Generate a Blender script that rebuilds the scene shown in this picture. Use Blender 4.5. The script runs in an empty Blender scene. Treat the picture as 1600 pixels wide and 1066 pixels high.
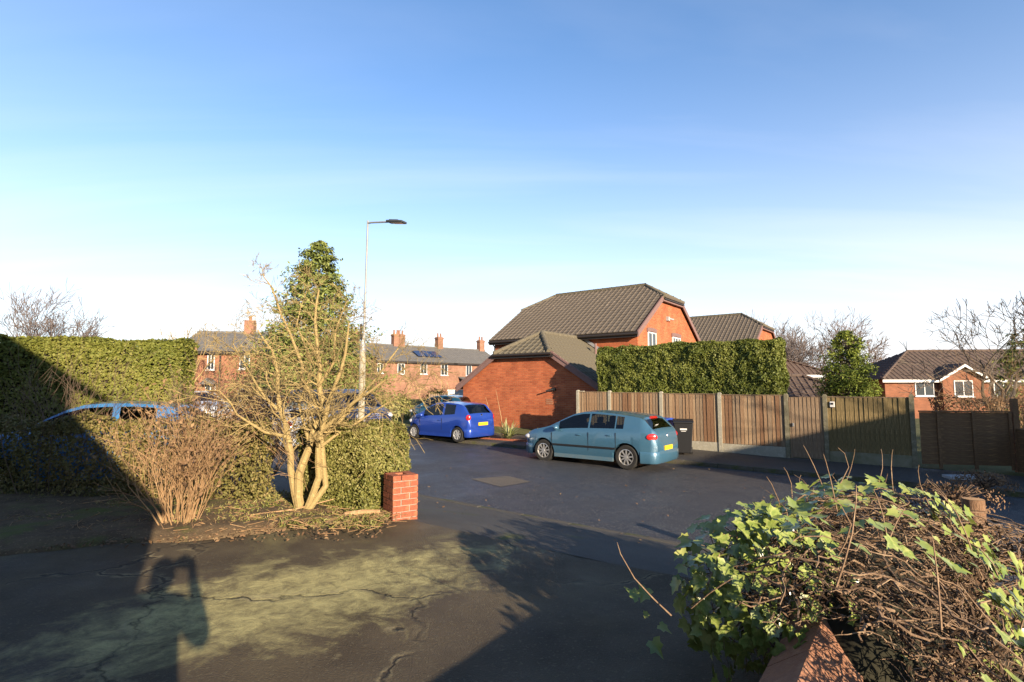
import bpy, math, random
import numpy as np
from mathutils import Vector, Matrix, noise
S=bpy.context.scene; COL=S.collection
R=math.radians; PI=math.pi
# ---------------------------------------------------------------- camera, sky, sun
CAMZ=2.15
cd=bpy.data.cameras.new('camera'); cam=bpy.data.objects.new('camera',cd); COL.objects.link(cam)
cd.sensor_width=36; cd.lens=844/1600*36; cd.clip_start=.05; cd.clip_end=3000
cam.location=(0,0,CAMZ); cam.rotation_euler=(R(90+4.88),0,0); S.camera=cam
S.render.resolution_x=1024; S.render.resolution_y=682
SUN_EL=R(14.94); DX,DY=-.5,.866            # horizontal travel direction of the sunlight
W=bpy.data.worlds.new('World'); S.world=W; W.use_nodes=True
nt=W.node_tree; nt.nodes.clear()
def N(t,**k):
    n=nt.nodes.new(t)
    for a,b in k.items(): setattr(n,a,b)
    return n
out=N('ShaderNodeOutputWorld'); bg=N('ShaderNodeBackground'); sky=N('ShaderNodeTexSky',sky_type='NISHITA')
sky.sun_disc=False; sky.sun_elevation=SUN_EL; sky.sun_rotation=R(150); sky.altitude=50; sky.air_density=1.0; sky.dust_density=.15; sky.ozone_density=2.5
SKY_STRENGTH=.055
bg.inputs[1].default_value=SKY_STRENGTH
# thin cirrus veil: stretched noise on the sky direction
tc=N('ShaderNodeTexCoord'); sep=N('ShaderNodeSeparateXYZ'); nt.links.new(tc.outputs['Generated'],sep.inputs[0])
def M(op,a,b=None,c=None,clamp=False):
    n=N('ShaderNodeMath',operation=op,use_clamp=clamp)
    for i,v in enumerate((a,b,c)):
        if v is None: continue
        if hasattr(v,'links'): nt.links.new(v,n.inputs[i])
        else: n.inputs[i].default_value=v
    return n.outputs[0]
zc=M('MAXIMUM',sep.outputs[2],.03)
px=M('DIVIDE',sep.outputs[0],M('ADD',zc,.12)); py=M('DIVIDE',sep.outputs[1],M('ADD',zc,.12))
cmb=N('ShaderNodeCombineXYZ'); nt.links.new(px,cmb.inputs[0]); nt.links.new(py,cmb.inputs[1])
mp=N('ShaderNodeMapping'); mp.inputs['Rotation'].default_value=(0,0,R(-12)); mp.inputs['Scale'].default_value=(.28,1.35,1); nt.links.new(cmb.outputs[0],mp.inputs[0])
nz=N('ShaderNodeTexNoise'); nz.inputs['Scale'].default_value=1.1; nz.inputs['Detail'].default_value=7; nz.inputs['Roughness'].default_value=.52; nz.inputs['Distortion'].default_value=.5
nt.links.new(mp.outputs[0],nz.inputs[0])
cl=M('MULTIPLY',M('SUBTRACT',nz.outputs[0],.44,clamp=True),1.5,clamp=True)
# pale air low over the horizon
hz=M('POWER',M('SUBTRACT',1.0,M('MULTIPLY',zc,1.35,clamp=True),clamp=True),2.7)
veil=M('ADD',M('MULTIPLY',cl,.34),M('ADD',M('MULTIPLY',hz,.95),.05),clamp=True)
mx=N('ShaderNodeMix',data_type='RGBA'); nt.links.new(veil,mx.inputs[0]); nt.links.new(sky.outputs[0],mx.inputs[6]); mx.inputs[7].default_value=(7.9,7.7,8.0,1)
hsv=N('ShaderNodeHueSaturation'); hsv.inputs['Saturation'].default_value=1.15; hsv.inputs['Value'].default_value=1.5; nt.links.new(sky.outputs[0],hsv.inputs['Color']); tn=N('ShaderNodeMix',data_type='RGBA',blend_type='MULTIPLY'); tn.inputs[0].default_value=1; tn.inputs[7].default_value=(.82,1.0,1.12,1); nt.links.new(hsv.outputs[0],tn.inputs[6]); nt.links.new(tn.outputs[2],mx.inputs[6])
SKYMIX=mx
nt.links.new(mx.outputs[2],bg.inputs[0]); nt.links.new(bg.outputs[0],out.inputs[0])
sl=bpy.data.lights.new('sun','SUN'); sl.energy=5.0; sl.angle=R(.5); sl.color=(1,.83,.62)
so=bpy.data.objects.new('sun',sl); COL.objects.link(so)
ce=math.cos(SUN_EL); so.rotation_euler=Vector((DX*ce,DY*ce,-math.sin(SUN_EL))).to_track_quat('-Z','Y').to_euler(); so.location=(20,-30,20)
S.view_settings.view_transform='Standard'; S.view_settings.look='None'; S.view_settings.exposure=1.6; S.view_settings.gamma=1
# ---------------------------------------------------------------- frames of the street
A=R(-36.5); UX,UY=.804,-.595; NX,NY=.595,.804
def un(u,n): return (u*UX+n*NX, u*UY+n*NY)
def uv(x,y): return (x*UX+y*UY, x*NX+y*NY)
def sm(t): t=max(0,min(1,t)); return t*t*(3-2*t)
def zroad(x,y):
    a=max(-45,min(25,x*UX+y*UY)); return -.012*(a+7.3)
# ---------------------------------------------------------------- helpers
rng=random.Random(7)
def prop(o,label=None,cat=None,group=None,kind=None):
    if label: o['label']=label
    if cat: o['category']=cat
    if group: o['group']=group
    if kind: o['kind']=kind
    return o
def link(name,me,m=None,parent=None):
    o=bpy.data.objects.new(name,me); COL.objects.link(o)
    if m and me and not me.materials: me.materials.append(m)
    if parent: o.parent=parent
    return o
def thing(name,label,cat,loc=(0,0,0),rz=0,group=None):
    o=bpy.data.objects.new(name,None); COL.objects.link(o); o.location=loc; o.rotation_euler=(0,0,rz); o.empty_display_size=.2
    return prop(o,label,cat,group)
class MB:
    def __init__(s): s.v=[]; s.f=[]
    def box(s,c,d,M_=None,taper=1):
        hx,hy,hz=d[0]/2,d[1]/2,d[2]/2; b=len(s.v)
        for z in (-1,1):
            k=taper if z>0 else 1
            for x,y in ((-1,-1),(1,-1),(1,1),(-1,1)):
                p=Vector((x*hx*k,y*hy*k,z*hz))
                if M_: p=M_@p
                s.v.append((p.x+c[0],p.y+c[1],p.z+c[2]))
        for q in ((0,3,2,1),(4,5,6,7),(0,1,5,4),(1,2,6,5),(2,3,7,6),(3,0,4,7)): s.f.append(tuple(b+i for i in q))
        return s
    def b2(s,x0,x1,y0,y1,z0,z1): return s.box(((x0+x1)/2,(y0+y1)/2,(z0+z1)/2),(x1-x0,y1-y0,z1-z0))
    def poly(s,pts):
        b=len(s.v); s.v+= [tuple(p) for p in pts]; s.f.append(tuple(range(b,b+len(pts)))); return s
    def prism(s,pts,off):      # closed solid: polygon pts + offset copy
        b=len(s.v); n=len(pts); o=Vector(off)
        s.v+=[tuple(p) for p in pts]+[tuple(Vector(p)+o) for p in pts]
        s.f.append(tuple(range(b+n-1,b-1,-1))); s.f.append(tuple(range(b+n,b+2*n)))
        for i in range(n): j=(i+1)%n; s.f.append((b+i,b+j,b+n+j,b+n+i))
        return s
    def tube(s,pts,rad,k=6,cap=True):
        pts=[Vector(p) for p in pts]; n=len(pts)
        if not hasattr(rad,'__len__'): rad=[rad]*n
        b=len(s.v); t=(pts[1]-pts[0]).normalized()
        a=t.orthogonal().normalized()
        for i,p in enumerate(pts):
            t=((pts[min(i+1,n-1)]-pts[max(i-1,0)])).normalized()
            a=(a-t*a.dot(t));
            if a.length<1e-6: a=t.orthogonal()
            a.normalize(); c=t.cross(a)
            for j in range(k):
                w=2*PI*j/k; q=p+(a*math.cos(w)+c*math.sin(w))*rad[i]; s.v.append((q.x,q.y,q.z))
        for i in range(n-1):
            for j in range(k):
                j2=(j+1)%k; s.f.append((b+i*k+j,b+i*k+j2,b+(i+1)*k+j2,b+(i+1)*k+j))
        if cap:
            s.f.append(tuple(b+j for j in reversed(range(k)))); s.f.append(tuple(b+(n-1)*k+j for j in range(k)))
        return s
    def lathe(s,prof,k=24,axis='z',c=(0,0,0)):   # prof: (r,h)
        b=len(s.v); n=len(prof)
        for r,h in prof:
            for j in range(k):
                w=2*PI*j/k; x,y=r*math.cos(w),r*math.sin(w)
                p=(x,y,h) if axis=='z' else ((x,h,y) if axis=='y' else (h,x,y))
                s.v.append((p[0]+c[0],p[1]+c[1],p[2]+c[2]))
        for i in range(n-1):
            for j in range(k):
                j2=(j+1)%k; q=(b+i*k+j,b+i*k+j2,b+(i+1)*k+j2,b+(i+1)*k+j)
                s.f.append(q if axis!='y' else q[::-1])
        return s
    def ball(s,c,d,k=12,m=8):
        return s.lathe_e(c,d,k,m)
    def lathe_e(s,c,d,k,m):
        b=len(s.v)
        for i in range(m+1):
            ph=-PI/2+PI*i/m
            for j in range(k):
                w=2*PI*j/k; s.v.append((c[0]+d[0]*math.cos(ph)*math.cos(w),c[1]+d[1]*math.cos(ph)*math.sin(w),c[2]+d[2]*math.sin(ph)))
        for i in range(m):
            for j in range(k):
                j2=(j+1)%k; s.f.append((b+i*k+j,b+i*k+j2,b+(i+1)*k+j2,b+(i+1)*k+j))
        return s
    def mesh(s,name,smooth=False,ang=None):
        me=bpy.data.meshes.new(name); me.from_pydata(s.v,[],s.f); me.validate(); me.update()
        if smooth:
            me.polygons.foreach_set('use_smooth',[True]*len(me.polygons))
            if ang: me.set_sharp_from_angle(angle=R(ang))
        return me
    def build(s,name,m,parent=None,smooth=False,ang=40,bev=0):
        o=link(name,s.mesh(name,smooth,ang),m,parent)
        if bev:
            md=o.modifiers.new('bevel','BEVEL'); md.width=bev; md.segments=2; md.limit_method='ANGLE'
        return o
# ---------------------------------------------------------------- materials
AL=.68     # common factor on the colours below
def sc3(c): return tuple(min(1,q*AL) for q in c[:3])
def mat(name,base,rough=.8,var=None,scale=8,bump=0,bscale=40,spec=.3,metal=0,coat=0,detail=5,stretch=None,attr=False,trans=0):
    if metal<.5:
        base=sc3(base); var=None if var is None else ([sc3(v) for v in var] if isinstance(var,list) else sc3(var))
    m=bpy.data.materials.new(name); m.use_nodes=True; t=m.node_tree; b=t.nodes['Principled BSDF']
    b.inputs['Roughness'].default_value=rough; b.inputs['Metallic'].default_value=metal; b.inputs['Specular IOR Level'].default_value=spec
    b.inputs['Coat Weight'].default_value=coat; b.inputs['Coat Roughness'].default_value=.05
    b.inputs['Base Color'].default_value=(*base,1)
    L=t.links.new
    if var is not None or bump:
        c=t.nodes.new('ShaderNodeTexCoord'); mpn=t.nodes.new('ShaderNodeMapping'); L(c.outputs['Object'],mpn.inputs[0])
        if stretch: mpn.inputs['Scale'].default_value=stretch
    if var is not None:
        vs=var if isinstance(var,list) else [var]
        r=t.nodes.new('ShaderNodeValToRGB'); r.color_ramp.elements[0].position=.3; r.color_ramp.elements[1].position=.7
        r.color_ramp.elements[0].color=(*base,1); r.color_ramp.elements[1].color=(*vs[-1],1)
        for i,v in enumerate(vs[:-1]):
            e=r.color_ramp.elements.new(.3+.4*(i+1)/len(vs)); e.color=(*v,1)
        if attr:
            a=t.nodes.new('ShaderNodeAttribute'); a.attribute_name='rnd'; L(a.outputs['Fac'],r.inputs[0]); r.color_ramp.elements[0].position=0; r.color_ramp.elements[-1].position=1
        else:
            n=t.nodes.new('ShaderNodeTexNoise'); n.inputs['Scale'].default_value=scale; n.inputs['Detail'].default_value=detail; n.inputs['Roughness'].default_value=.65
            L(mpn.outputs[0],n.inputs[0]); L(n.outputs[0],r.inputs[0])
        L(r.outputs[0],b.inputs['Base Color'])
        if trans:
            tr=t.nodes.new('ShaderNodeBsdfTranslucent'); L(r.outputs[0],tr.inputs[0]); ms=t.nodes.new('ShaderNodeMixShader'); ms.inputs[0].default_value=trans
            L(b.outputs[0],ms.inputs[1]); L(tr.outputs[0],ms.inputs[2]); L(ms.outputs[0],t.nodes['Material Output'].inputs[0])
    if bump:
        n2=t.nodes.new('ShaderNodeTexNoise'); n2.inputs['Scale'].default_value=bscale; n2.inputs['Detail'].default_value=6
        L(mpn.outputs[0],n2.inputs[0]); bp=t.nodes.new('ShaderNodeBump'); bp.inputs['Strength'].default_value=min(1,bump); bp.inputs['Distance'].default_value=.02
        L(n2.outputs[0],bp.inputs['Height']); L(bp.outputs[0],b.inputs['Normal'])
    return m
def brickmat(name,c1,c2,mortar,bw=.225,bh=.075):
    c1,c2,mortar=sc3(c1),sc3(c2),sc3(mortar)
    m=bpy.data.materials.new(name); m.use_nodes=True; t=m.node_tree; b=t.nodes['Principled BSDF']; L=t.links.new
    c=t.nodes.new('ShaderNodeTexCoord'); s=t.nodes.new('ShaderNodeSeparateXYZ'); L(c.outputs['Object'],s.inputs[0])
    sn=t.nodes.new('ShaderNodeSeparateXYZ'); L(c.outputs['Normal'],sn.inputs[0])
    ab=t.nodes.new('ShaderNodeMath'); ab.operation='ABSOLUTE'; L(sn.outputs[0],ab.inputs[0])
    gt=t.nodes.new('ShaderNodeMath'); gt.operation='GREATER_THAN'; gt.inputs[1].default_value=.6; L(ab.outputs[0],gt.inputs[0])
    mixf=t.nodes.new('ShaderNodeMix'); L(gt.outputs[0],mixf.inputs[0]); L(s.outputs[0],mixf.inputs[2]); L(s.outputs[1],mixf.inputs[3])
    cb=t.nodes.new('ShaderNodeCombineXYZ'); L(mixf.outputs[0],cb.inputs[0]); L(s.outputs[2],cb.inputs[1])
    br=t.nodes.new('ShaderNodeTexBrick'); br.inputs['Scale'].default_value=1; br.inputs['Brick Width'].default_value=bw; br.inputs['Row Height'].default_value=bh
    br.inputs['Mortar Size'].default_value=.006; br.inputs['Mortar Smooth'].default_value=.3
    br.inputs['Color1'].default_value=(*c1,1); br.inputs['Color2'].default_value=(*c2,1); br.inputs['Mortar'].default_value=(*mortar,1)
    L(cb.outputs[0],br.inputs[0])
    n=t.nodes.new('ShaderNodeTexNoise'); n.inputs['Scale'].default_value=1.3; n.inputs['Detail'].default_value=6; L(c.outputs['Object'],n.inputs[0])
    hs=t.nodes.new('ShaderNodeHueSaturation'); mr=t.nodes.new('ShaderNodeMapRange'); mr.inputs[1].default_value=.3; mr.inputs[2].default_value=.7; mr.inputs[3].default_value=.78; mr.inputs[4].default_value=1.2
    L(n.outputs[0],mr.inputs[0]); L(mr.outputs[0],hs.inputs['Value']); L(br.outputs[0],hs.inputs['Color']); L(hs.outputs[0],b.inputs['Base Color'])
    bp=t.nodes.new('ShaderNodeBump'); bp.inputs['Strength'].default_value=.6; bp.inputs['Distance'].default_value=.01; bp.invert=True; L(br.outputs['Fac'],bp.inputs['Height']); L(bp.outputs[0],b.inputs['Normal'])
    b.inputs['Roughness'].default_value=.88; b.inputs['Specular IOR Level'].default_value=.2
    return m
K={}
K['brick']=brickmat('red_brick',(.52,.15,.06),(.38,.095,.04),(.34,.2,.12))
K['brick_old']=brickmat('old_brick',(.33,.16,.10),(.26,.12,.075),(.30,.23,.17))
K['brick_orange']=brickmat('orange_brick',(.36,.155,.085),(.28,.115,.065),(.3,.21,.15))
K['brick_brown']=brickmat('brown_brick',(.30,.115,.06),(.23,.09,.05),(.24,.16,.11))
K['brick1']=mat('pier_brick',(.44,.14,.065),.9,[(.30,.09,.05),(.5,.19,.09)],9,.8,70)
K['mortar']=mat('mortar',(.42,.36,.29),.95,(.3,.27,.22),30,.6,120)
K['tile']=mat('roof_tile',(.165,.135,.10),.9,[(.125,.10,.075),(.215,.175,.13)],5,.4,60)
K['tile_moss']=mat('roof_tile_mossy',(.17,.145,.095),.95,[(.13,.11,.075),(.21,.185,.125)],4,.6,60)
K['tile_red']=mat('roof_tile_redbrown',(.15,.10,.075),.9,[(.1,.07,.055),(.19,.135,.1)],5,.4,60)
K['slate']=mat('slate',(.12,.115,.11),.7,(.19,.18,.165),3,.3,40)
K['verge']=mat('verge_board',(.25,.15,.13),.7,(.19,.11,.1),9)
K['dark_trim']=mat('dark_trim',(.035,.028,.025),.5)
K['white_pvc']=mat('white_pvc',(.78,.78,.76),.4)
K['glass']=mat('window_glass',(.03,.04,.05),.06,spec=.8)
K['lead']=mat('lead_flashing',(.35,.35,.36),.6,(.27,.27,.28),8)
K['concrete']=mat('concrete_post',(.44,.40,.31),.92,[(.36,.33,.25),(.5,.46,.37)],7,.5,80)
K['board']=mat('fence_board',(.33,.205,.11),.85,[(.25,.15,.08),(.42,.275,.16)],6,.5,30,stretch=(9,9,.7))
K['board2']=mat('fence_board_greyed',(.29,.2,.12),.88,[(.21,.14,.085),(.39,.285,.18)],6,.5,30,stretch=(9,9,.7))
K['board_green']=mat('fence_board_algae',(.21,.15,.06),.88,[(.15,.11,.045),(.30,.21,.095)],4,.5,30,stretch=(6,6,.8))
K['board_dark']=mat('lap_board',(.22,.125,.06),.9,[(.15,.085,.042),(.36,.21,.09)],5,.5,30,stretch=(.7,9,9))
K['bark_tan']=mat('bark_tan',(.42,.31,.13),.9,[(.33,.24,.1),(.5,.38,.17)],25,.6,80)
K['bark_grey']=mat('bark_grey',(.17,.135,.10),.9,(.11,.09,.07),12,.4,60)
K['twig_brown']=mat('twig_brown',(.20,.135,.09),.9,(.13,.085,.06),12)
K['twig_lilac']=mat('twig_far',(.20,.165,.15),.95,(.14,.11,.1),6)
K['twig_straw']=mat('twig_straw',(.46,.30,.15),.85,[(.36,.21,.1),(.52,.37,.2)],20)
K['leaf_hedge']=mat('hedge_leaf',(.075,.10,.014),.6,[(.14,.165,.024),(.23,.24,.05)],attr=True,trans=.15)
K['leaf_tall']=mat('tall_hedge_leaf',(.10,.12,.015),.7,[(.17,.18,.026),(.24,.22,.05)],attr=True,trans=.12)
K['leaf_privet']=mat('privet_leaf',(.10,.115,.02),.6,[(.23,.22,.055),(.38,.33,.12)],attr=True,trans=.15)
K['leaf_dry']=mat('dry_leaf',(.16,.09,.05),.8,[(.24,.14,.07),(.34,.22,.11)],attr=True,trans=.1)
K['leaf_conifer']=mat('conifer_spray',(.10,.135,.028),.7,[(.2,.235,.05),(.33,.34,.1)],attr=True,trans=.12)
K['leaf_conifer2']=mat('conifer_spray_bright',(.11,.15,.018),.7,[(.2,.25,.03),(.32,.36,.06)],attr=True,trans=.15)
K['leaf_ivy']=mat('ivy_leaf',(.12,.19,.03),.28,[(.27,.33,.07),(.52,.51,.17)],attr=False,scale=3.0,spec=.5,trans=.18)
K['leaf_strap']=mat('strap_leaf',(.17,.2,.06),.5,[(.3,.31,.12),(.5,.47,.25)],attr=True,trans=.15)
K['leaf_dead_shade']=mat('dead_leaf_shaded',(.06,.035,.02),.9,[(.11,.065,.035),(.19,.115,.06)],attr=True)  # dead leaves, colour darkened to stand for shade in the ivy gaps
K['leaf_low']=mat('thin_hedge_leaf',(.10,.095,.02),.7,[(.2,.17,.045),(.32,.23,.10)],attr=True,trans=.1)
K['board3']=mat('fence_board_pale',(.39,.265,.155),.85,[(.31,.2,.11),(.47,.335,.205)],6,.5,30,stretch=(9,9,.7))
K['board4']=mat('fence_board_red',(.25,.13,.065),.85,[(.17,.09,.045),(.31,.17,.09)],6,.5,30,stretch=(9,9,.7))
K['core']=mat('inner_shade',(.022,.02,.010),1)  # near-black: shade deep inside foliage put into the colour
K['ivy_stem']=mat('ivy_stem',(.30,.20,.12),.85,[(.2,.125,.075),(.42,.3,.18)],18,.4,60)
K['terracotta']=mat('terracotta',(.40,.19,.10),.85,[(.32,.15,.085),(.45,.24,.14)],12,.4,60)
K['tyre']=mat('tyre',(.018,.017,.016),.85,(.03,.028,.025),10)
K['rim']=mat('alloy',(.55,.53,.5),.35,metal=.8)
K['hub_silver']=mat('wheel_trim',(.5,.5,.5),.45,metal=.4)
K['black_plastic']=mat('black_plastic',(.016,.016,.017),.5,bump=.2,bscale=200)
K['car_under']=mat('car_underside',(.01,.01,.01),.9)
K['cglass']=mat('car_glass',(.008,.012,.016),.04,spec=.55)
def carglass():
    m=bpy.data.materials.new('car_glass_clear'); m.use_nodes=True; t=m.node_tree; t.nodes.clear(); o=t.nodes.new('ShaderNodeOutputMaterial'); mx_=t.nodes.new('ShaderNodeMixShader'); tr=t.nodes.new('ShaderNodeBsdfTransparent'); gl=t.nodes.new('ShaderNodeBsdfGlossy'); fr=t.nodes.new('ShaderNodeFresnel')
    tr.inputs[0].default_value=(.42,.48,.47,1); gl.inputs['Roughness'].default_value=.03; fr.inputs[0].default_value=1.55
    t.links.new(fr.outputs[0],mx_.inputs[0]); t.links.new(tr.outputs[0],mx_.inputs[1]); t.links.new(gl.outputs[0],mx_.inputs[2]); t.links.new(mx_.outputs[0],o.inputs[0]); return m
K['cglass']=carglass()
K['seat']=mat('seat_cloth',(.03,.03,.033),.9)
K['red_lamp']=mat('red_lamp',(.55,.02,.015),.15,spec=.6,coat=.5)
K['clear_lamp']=mat('clear_lamp',(.6,.6,.62),.12,spec=.7)
K['chrome']=mat('chrome',(.75,.75,.77),.15,metal=1)
K['plate']=mat('number_plate',(.78,.5,.03),.45)
K['steel_grey']=mat('galvanised_steel',(.36,.36,.35),.55,(.28,.28,.28),10,metal=.3)
K['pole_tan']=mat('lamp_column_base',(.40,.36,.27),.8,(.30,.27,.2),8)
K['led_head']=mat('lamp_head',(.05,.055,.06),.45)
K['bin_black']=mat('bin_black',(.014,.014,.015),.45,bump=.15,bscale=150)
K['bin_blue']=mat('bin_blue',(.025,.07,.36),.4)
K['white_paint']=mat('white_paint',(.75,.74,.7),.6,(.62,.6,.56),9)
K['solar']=mat('solar_panel',(.03,.045,.10),.15,spec=.7)
K['wood_pale']=mat('pale_wood',(.36,.26,.2),.85,(.26,.18,.13),14)
K['stone']=mat('pale_slab',(.5,.5,.5),.8,(.36,.35,.34),6)
K['cut_wood']=mat('cut_wood',(.6,.36,.16),.8,(.5,.27,.11),20)
K['cloth']=mat('dark_cloth',(.03,.035,.05),.9); K['skin']=mat('skin',(.5,.29,.2),.6); K['hair']=mat('hair',(.05,.03,.02),.7)
def paint(name,c,dirt=None): return mat(name,c,.28,dirt if dirt else None,2.5,spec=.5,metal=.25,coat=.8)
# ground materials ------------------------------------------------
def groundmat(name,cols,scale,rough,speck=None,bump=.5,bscale=60,moss=None,cracks=None,rvar=0,spec=.22,worn=None):
    """layered noise colour, fine aggregate speckle, moss patches, cracks"""
    cols=[sc3(q) for q in cols]; speck=speck and (sc3(speck[0]),speck[1]); moss=moss and (sc3(moss[0]),)+moss[1:]
    m=bpy.data.materials.new(name); m.use_nodes=True; t=m.node_tree; b=t.nodes['Principled BSDF']; L=t.links.new
    b.inputs['Specular IOR Level'].default_value=spec
    c=t.nodes.new('ShaderNodeTexCoord')
    def nz_(sc,det=6,rg=.6,dist=0):
        n=t.nodes.new('ShaderNodeTexNoise'); n.inputs['Scale'].default_value=sc; n.inputs['Detail'].default_value=det; n.inputs['Roughness'].default_value=rg; n.inputs['Distortion'].default_value=dist
        L(c.outputs['Object'],n.inputs[0]); return n.outputs[0]
    def ramp(v,stops):
        r=t.nodes.new('ShaderNodeValToRGB'); e=r.color_ramp.elements
        while len(e)<len(stops): e.new(.5)
        for i,(p,cc) in enumerate(stops): e[i].position=p; e[i].color=(*cc,1) if len(cc)==3 else cc
        L(v,r.inputs[0]); return r.outputs[0]
    def mix(f,a,bb):
        n=t.nodes.new('ShaderNodeMix'); n.data_type='RGBA'
        if hasattr(f,'links'): L(f,n.inputs[0])
        else: n.inputs[0].default_value=f
        for i,v in ((6,a),(7,bb)):
            if hasattr(v,'links'): L(v,n.inputs[i])
            else: n.inputs[i].default_value=(*v,1)
        return n.outputs[2]
    n=len(cols); col=ramp(nz_(scale),[(.28+.44*i/(n-1),cols[i]) for i in range(n)])
    fine=nz_(bscale*2.2,3)
    if speck:
        f=ramp(nz_(speck[1],2,.5),[(.60,(0,0,0)),(.70,(1,1,1))]); col=mix(f,col,speck[0])
    if moss:
        f=ramp(nz_(moss[1],7,.65,.4),[(moss[2],(0,0,0)),(moss[2]+.12,(1,1,1))]); col=mix(f,col,moss[0])
    if worn:     # pale lichen-covered band across the old concrete, with ragged edges
        mpw=t.nodes.new('ShaderNodeMapping'); mpw.vector_type='TEXTURE'; mpw.inputs['Location'].default_value=(worn[0],worn[1],.5); mpw.inputs['Rotation'].default_value=(0,0,worn[4]); mpw.inputs['Scale'].default_value=(worn[2],worn[3],50)
        L(c.outputs['Object'],mpw.inputs[0]); ln=t.nodes.new('ShaderNodeVectorMath'); ln.operation='LENGTH'; L(mpw.outputs[0],ln.inputs[0])
        ad=t.nodes.new('ShaderNodeMath'); ad.operation='MULTIPLY_ADD'; L(nz_(2.2,8,.7,.5),ad.inputs[0]); ad.inputs[1].default_value=-2.6; L(ln.outputs['Value'],ad.inputs[2])
        f=ramp(ad.outputs[0],[(.0,(1,1,1)),(.0,(1,1,1))]); mrw=t.nodes.new('ShaderNodeMapRange'); mrw.inputs[1].default_value=-.75; mrw.inputs[2].default_value=-.15; mrw.inputs[3].default_value=.95; mrw.inputs[4].default_value=0; L(ad.outputs[0],mrw.inputs[0]); mw=t.nodes.new('ShaderNodeMath'); mw.operation='MULTIPLY'; L(mrw.outputs[0],mw.inputs[0]); L(ramp(nz_(7,9,.75,.6),[(.36,(.22,.22,.22)),(.60,(1,1,1))]),mw.inputs[1])
        col=mix(mw.outputs[0],col,sc3(worn[5]))
    h=fine
    if cracks:
        nzd=t.nodes.new('ShaderNodeTexNoise'); nzd.inputs['Scale'].default_value=1.6; nzd.inputs['Detail'].default_value=6; L(c.outputs['Object'],nzd.inputs[0])
        va=t.nodes.new('ShaderNodeVectorMath'); va.operation='MULTIPLY_ADD'; L(nzd.outputs['Color'],va.inputs[0]); va.inputs[1].default_value=(.9,.9,.9); L(c.outputs['Object'],va.inputs[2])
        vo=t.nodes.new('ShaderNodeTexVoronoi'); vo.feature='DISTANCE_TO_EDGE'; vo.inputs['Scale'].default_value=cracks; L(va.outputs[0],vo.inputs[0])
        cm=ramp(nz_(.8,4),[(.40,(0,0,0)),(.56,(1,1,1))])
        def mul(a_,b_):
            q=t.nodes.new('ShaderNodeMath'); q.operation='MULTIPLY'; L(a_,q.inputs[0]); L(b_,q.inputs[1]); return q.outputs[0]
        cr=mul(ramp(vo.outputs[0],[(.0012,(1,1,1)),(.0055,(0,0,0))]),cm); col=mix(cr,col,(.02,.017,.012))
        edge=mul(ramp(vo.outputs[0],[(.004,(0,0,0)),(.008,(.8,.8,.8)),(.02,(0,0,0))]),mul(cm,ramp(nz_(5,4),[(.45,(0,0,0)),(.6,(1,1,1))]))); col=mix(edge,col,(.24,.2,.11))
        sb=t.nodes.new('ShaderNodeMath'); sb.operation='SUBTRACT'; L(fine,sb.inputs[0]); L(cr,sb.inputs[1]); h=sb.outputs[0]
    L(col,b.inputs['Base Color'])
    if rvar:
        rr=t.nodes.new('ShaderNodeMapRange'); rr.inputs[1].default_value=.35; rr.inputs[2].default_value=.65; rr.inputs[3].default_value=rough-rvar; rr.inputs[4].default_value=rough+rvar
        L(nz_(.7,5),rr.inputs[0]); L(rr.outputs[0],b.inputs['Roughness'])
    else: b.inputs['Roughness'].default_value=rough
    bp=t.nodes.new('ShaderNodeBump'); bp.inputs['Strength'].default_value=bump; bp.inputs['Distance'].default_value=.012; L(h,bp.inputs['Height']); L(bp.outputs[0],b.inputs['Normal'])
    return m
K['asphalt']=groundmat('asphalt',[(.045,.045,.05),(.062,.06,.062)],1.2,.52,((.34,.31,.26),48),1,45,rvar=.12)
K['pave']=groundmat('pavement_tarmac',[(.075,.068,.06),(.105,.097,.083)],1.5,.75,((.17,.15,.12),90),.7,70,moss=((.10,.11,.025),.8,.60))
K['pave_far']=groundmat('pavement_far',[(.06,.055,.05),(.085,.078,.068)],1.5,.7,None,.7,70,moss=((.06,.065,.02),.8,.6))
K['drive']=groundmat('drive_concrete',[(.06,.044,.027),(.10,.076,.046),(.15,.117,.066)],1.1,.75,((.15,.125,.075),48),1,40,moss=((.20,.17,.08),.6,.55),cracks=.36,rvar=.15,worn=(-1.6,4.45,1.7,.8,R(40),(.56,.49,.21)))
K['soil']=groundmat('soil',[(.075,.05,.028),(.13,.088,.048),(.18,.13,.07)],3,.95,((.3,.21,.11),40),1,30,moss=((.12,.13,.03),1.1,.52))
K['turf']=groundmat('turf',[(.07,.085,.025),(.11,.115,.04),(.14,.13,.055)],.6,.95,None,1,20)
K['kerb']=groundmat('kerb_stone',[(.085,.075,.06),(.13,.115,.09)],3,.85,None,.6,60,moss=((.085,.09,.03),2.5,.5))
K['patch']=groundmat('road_patch',[(.13,.105,.075),(.17,.14,.1)],3,.7,((.2,.18,.14),70),.7,60)
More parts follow.
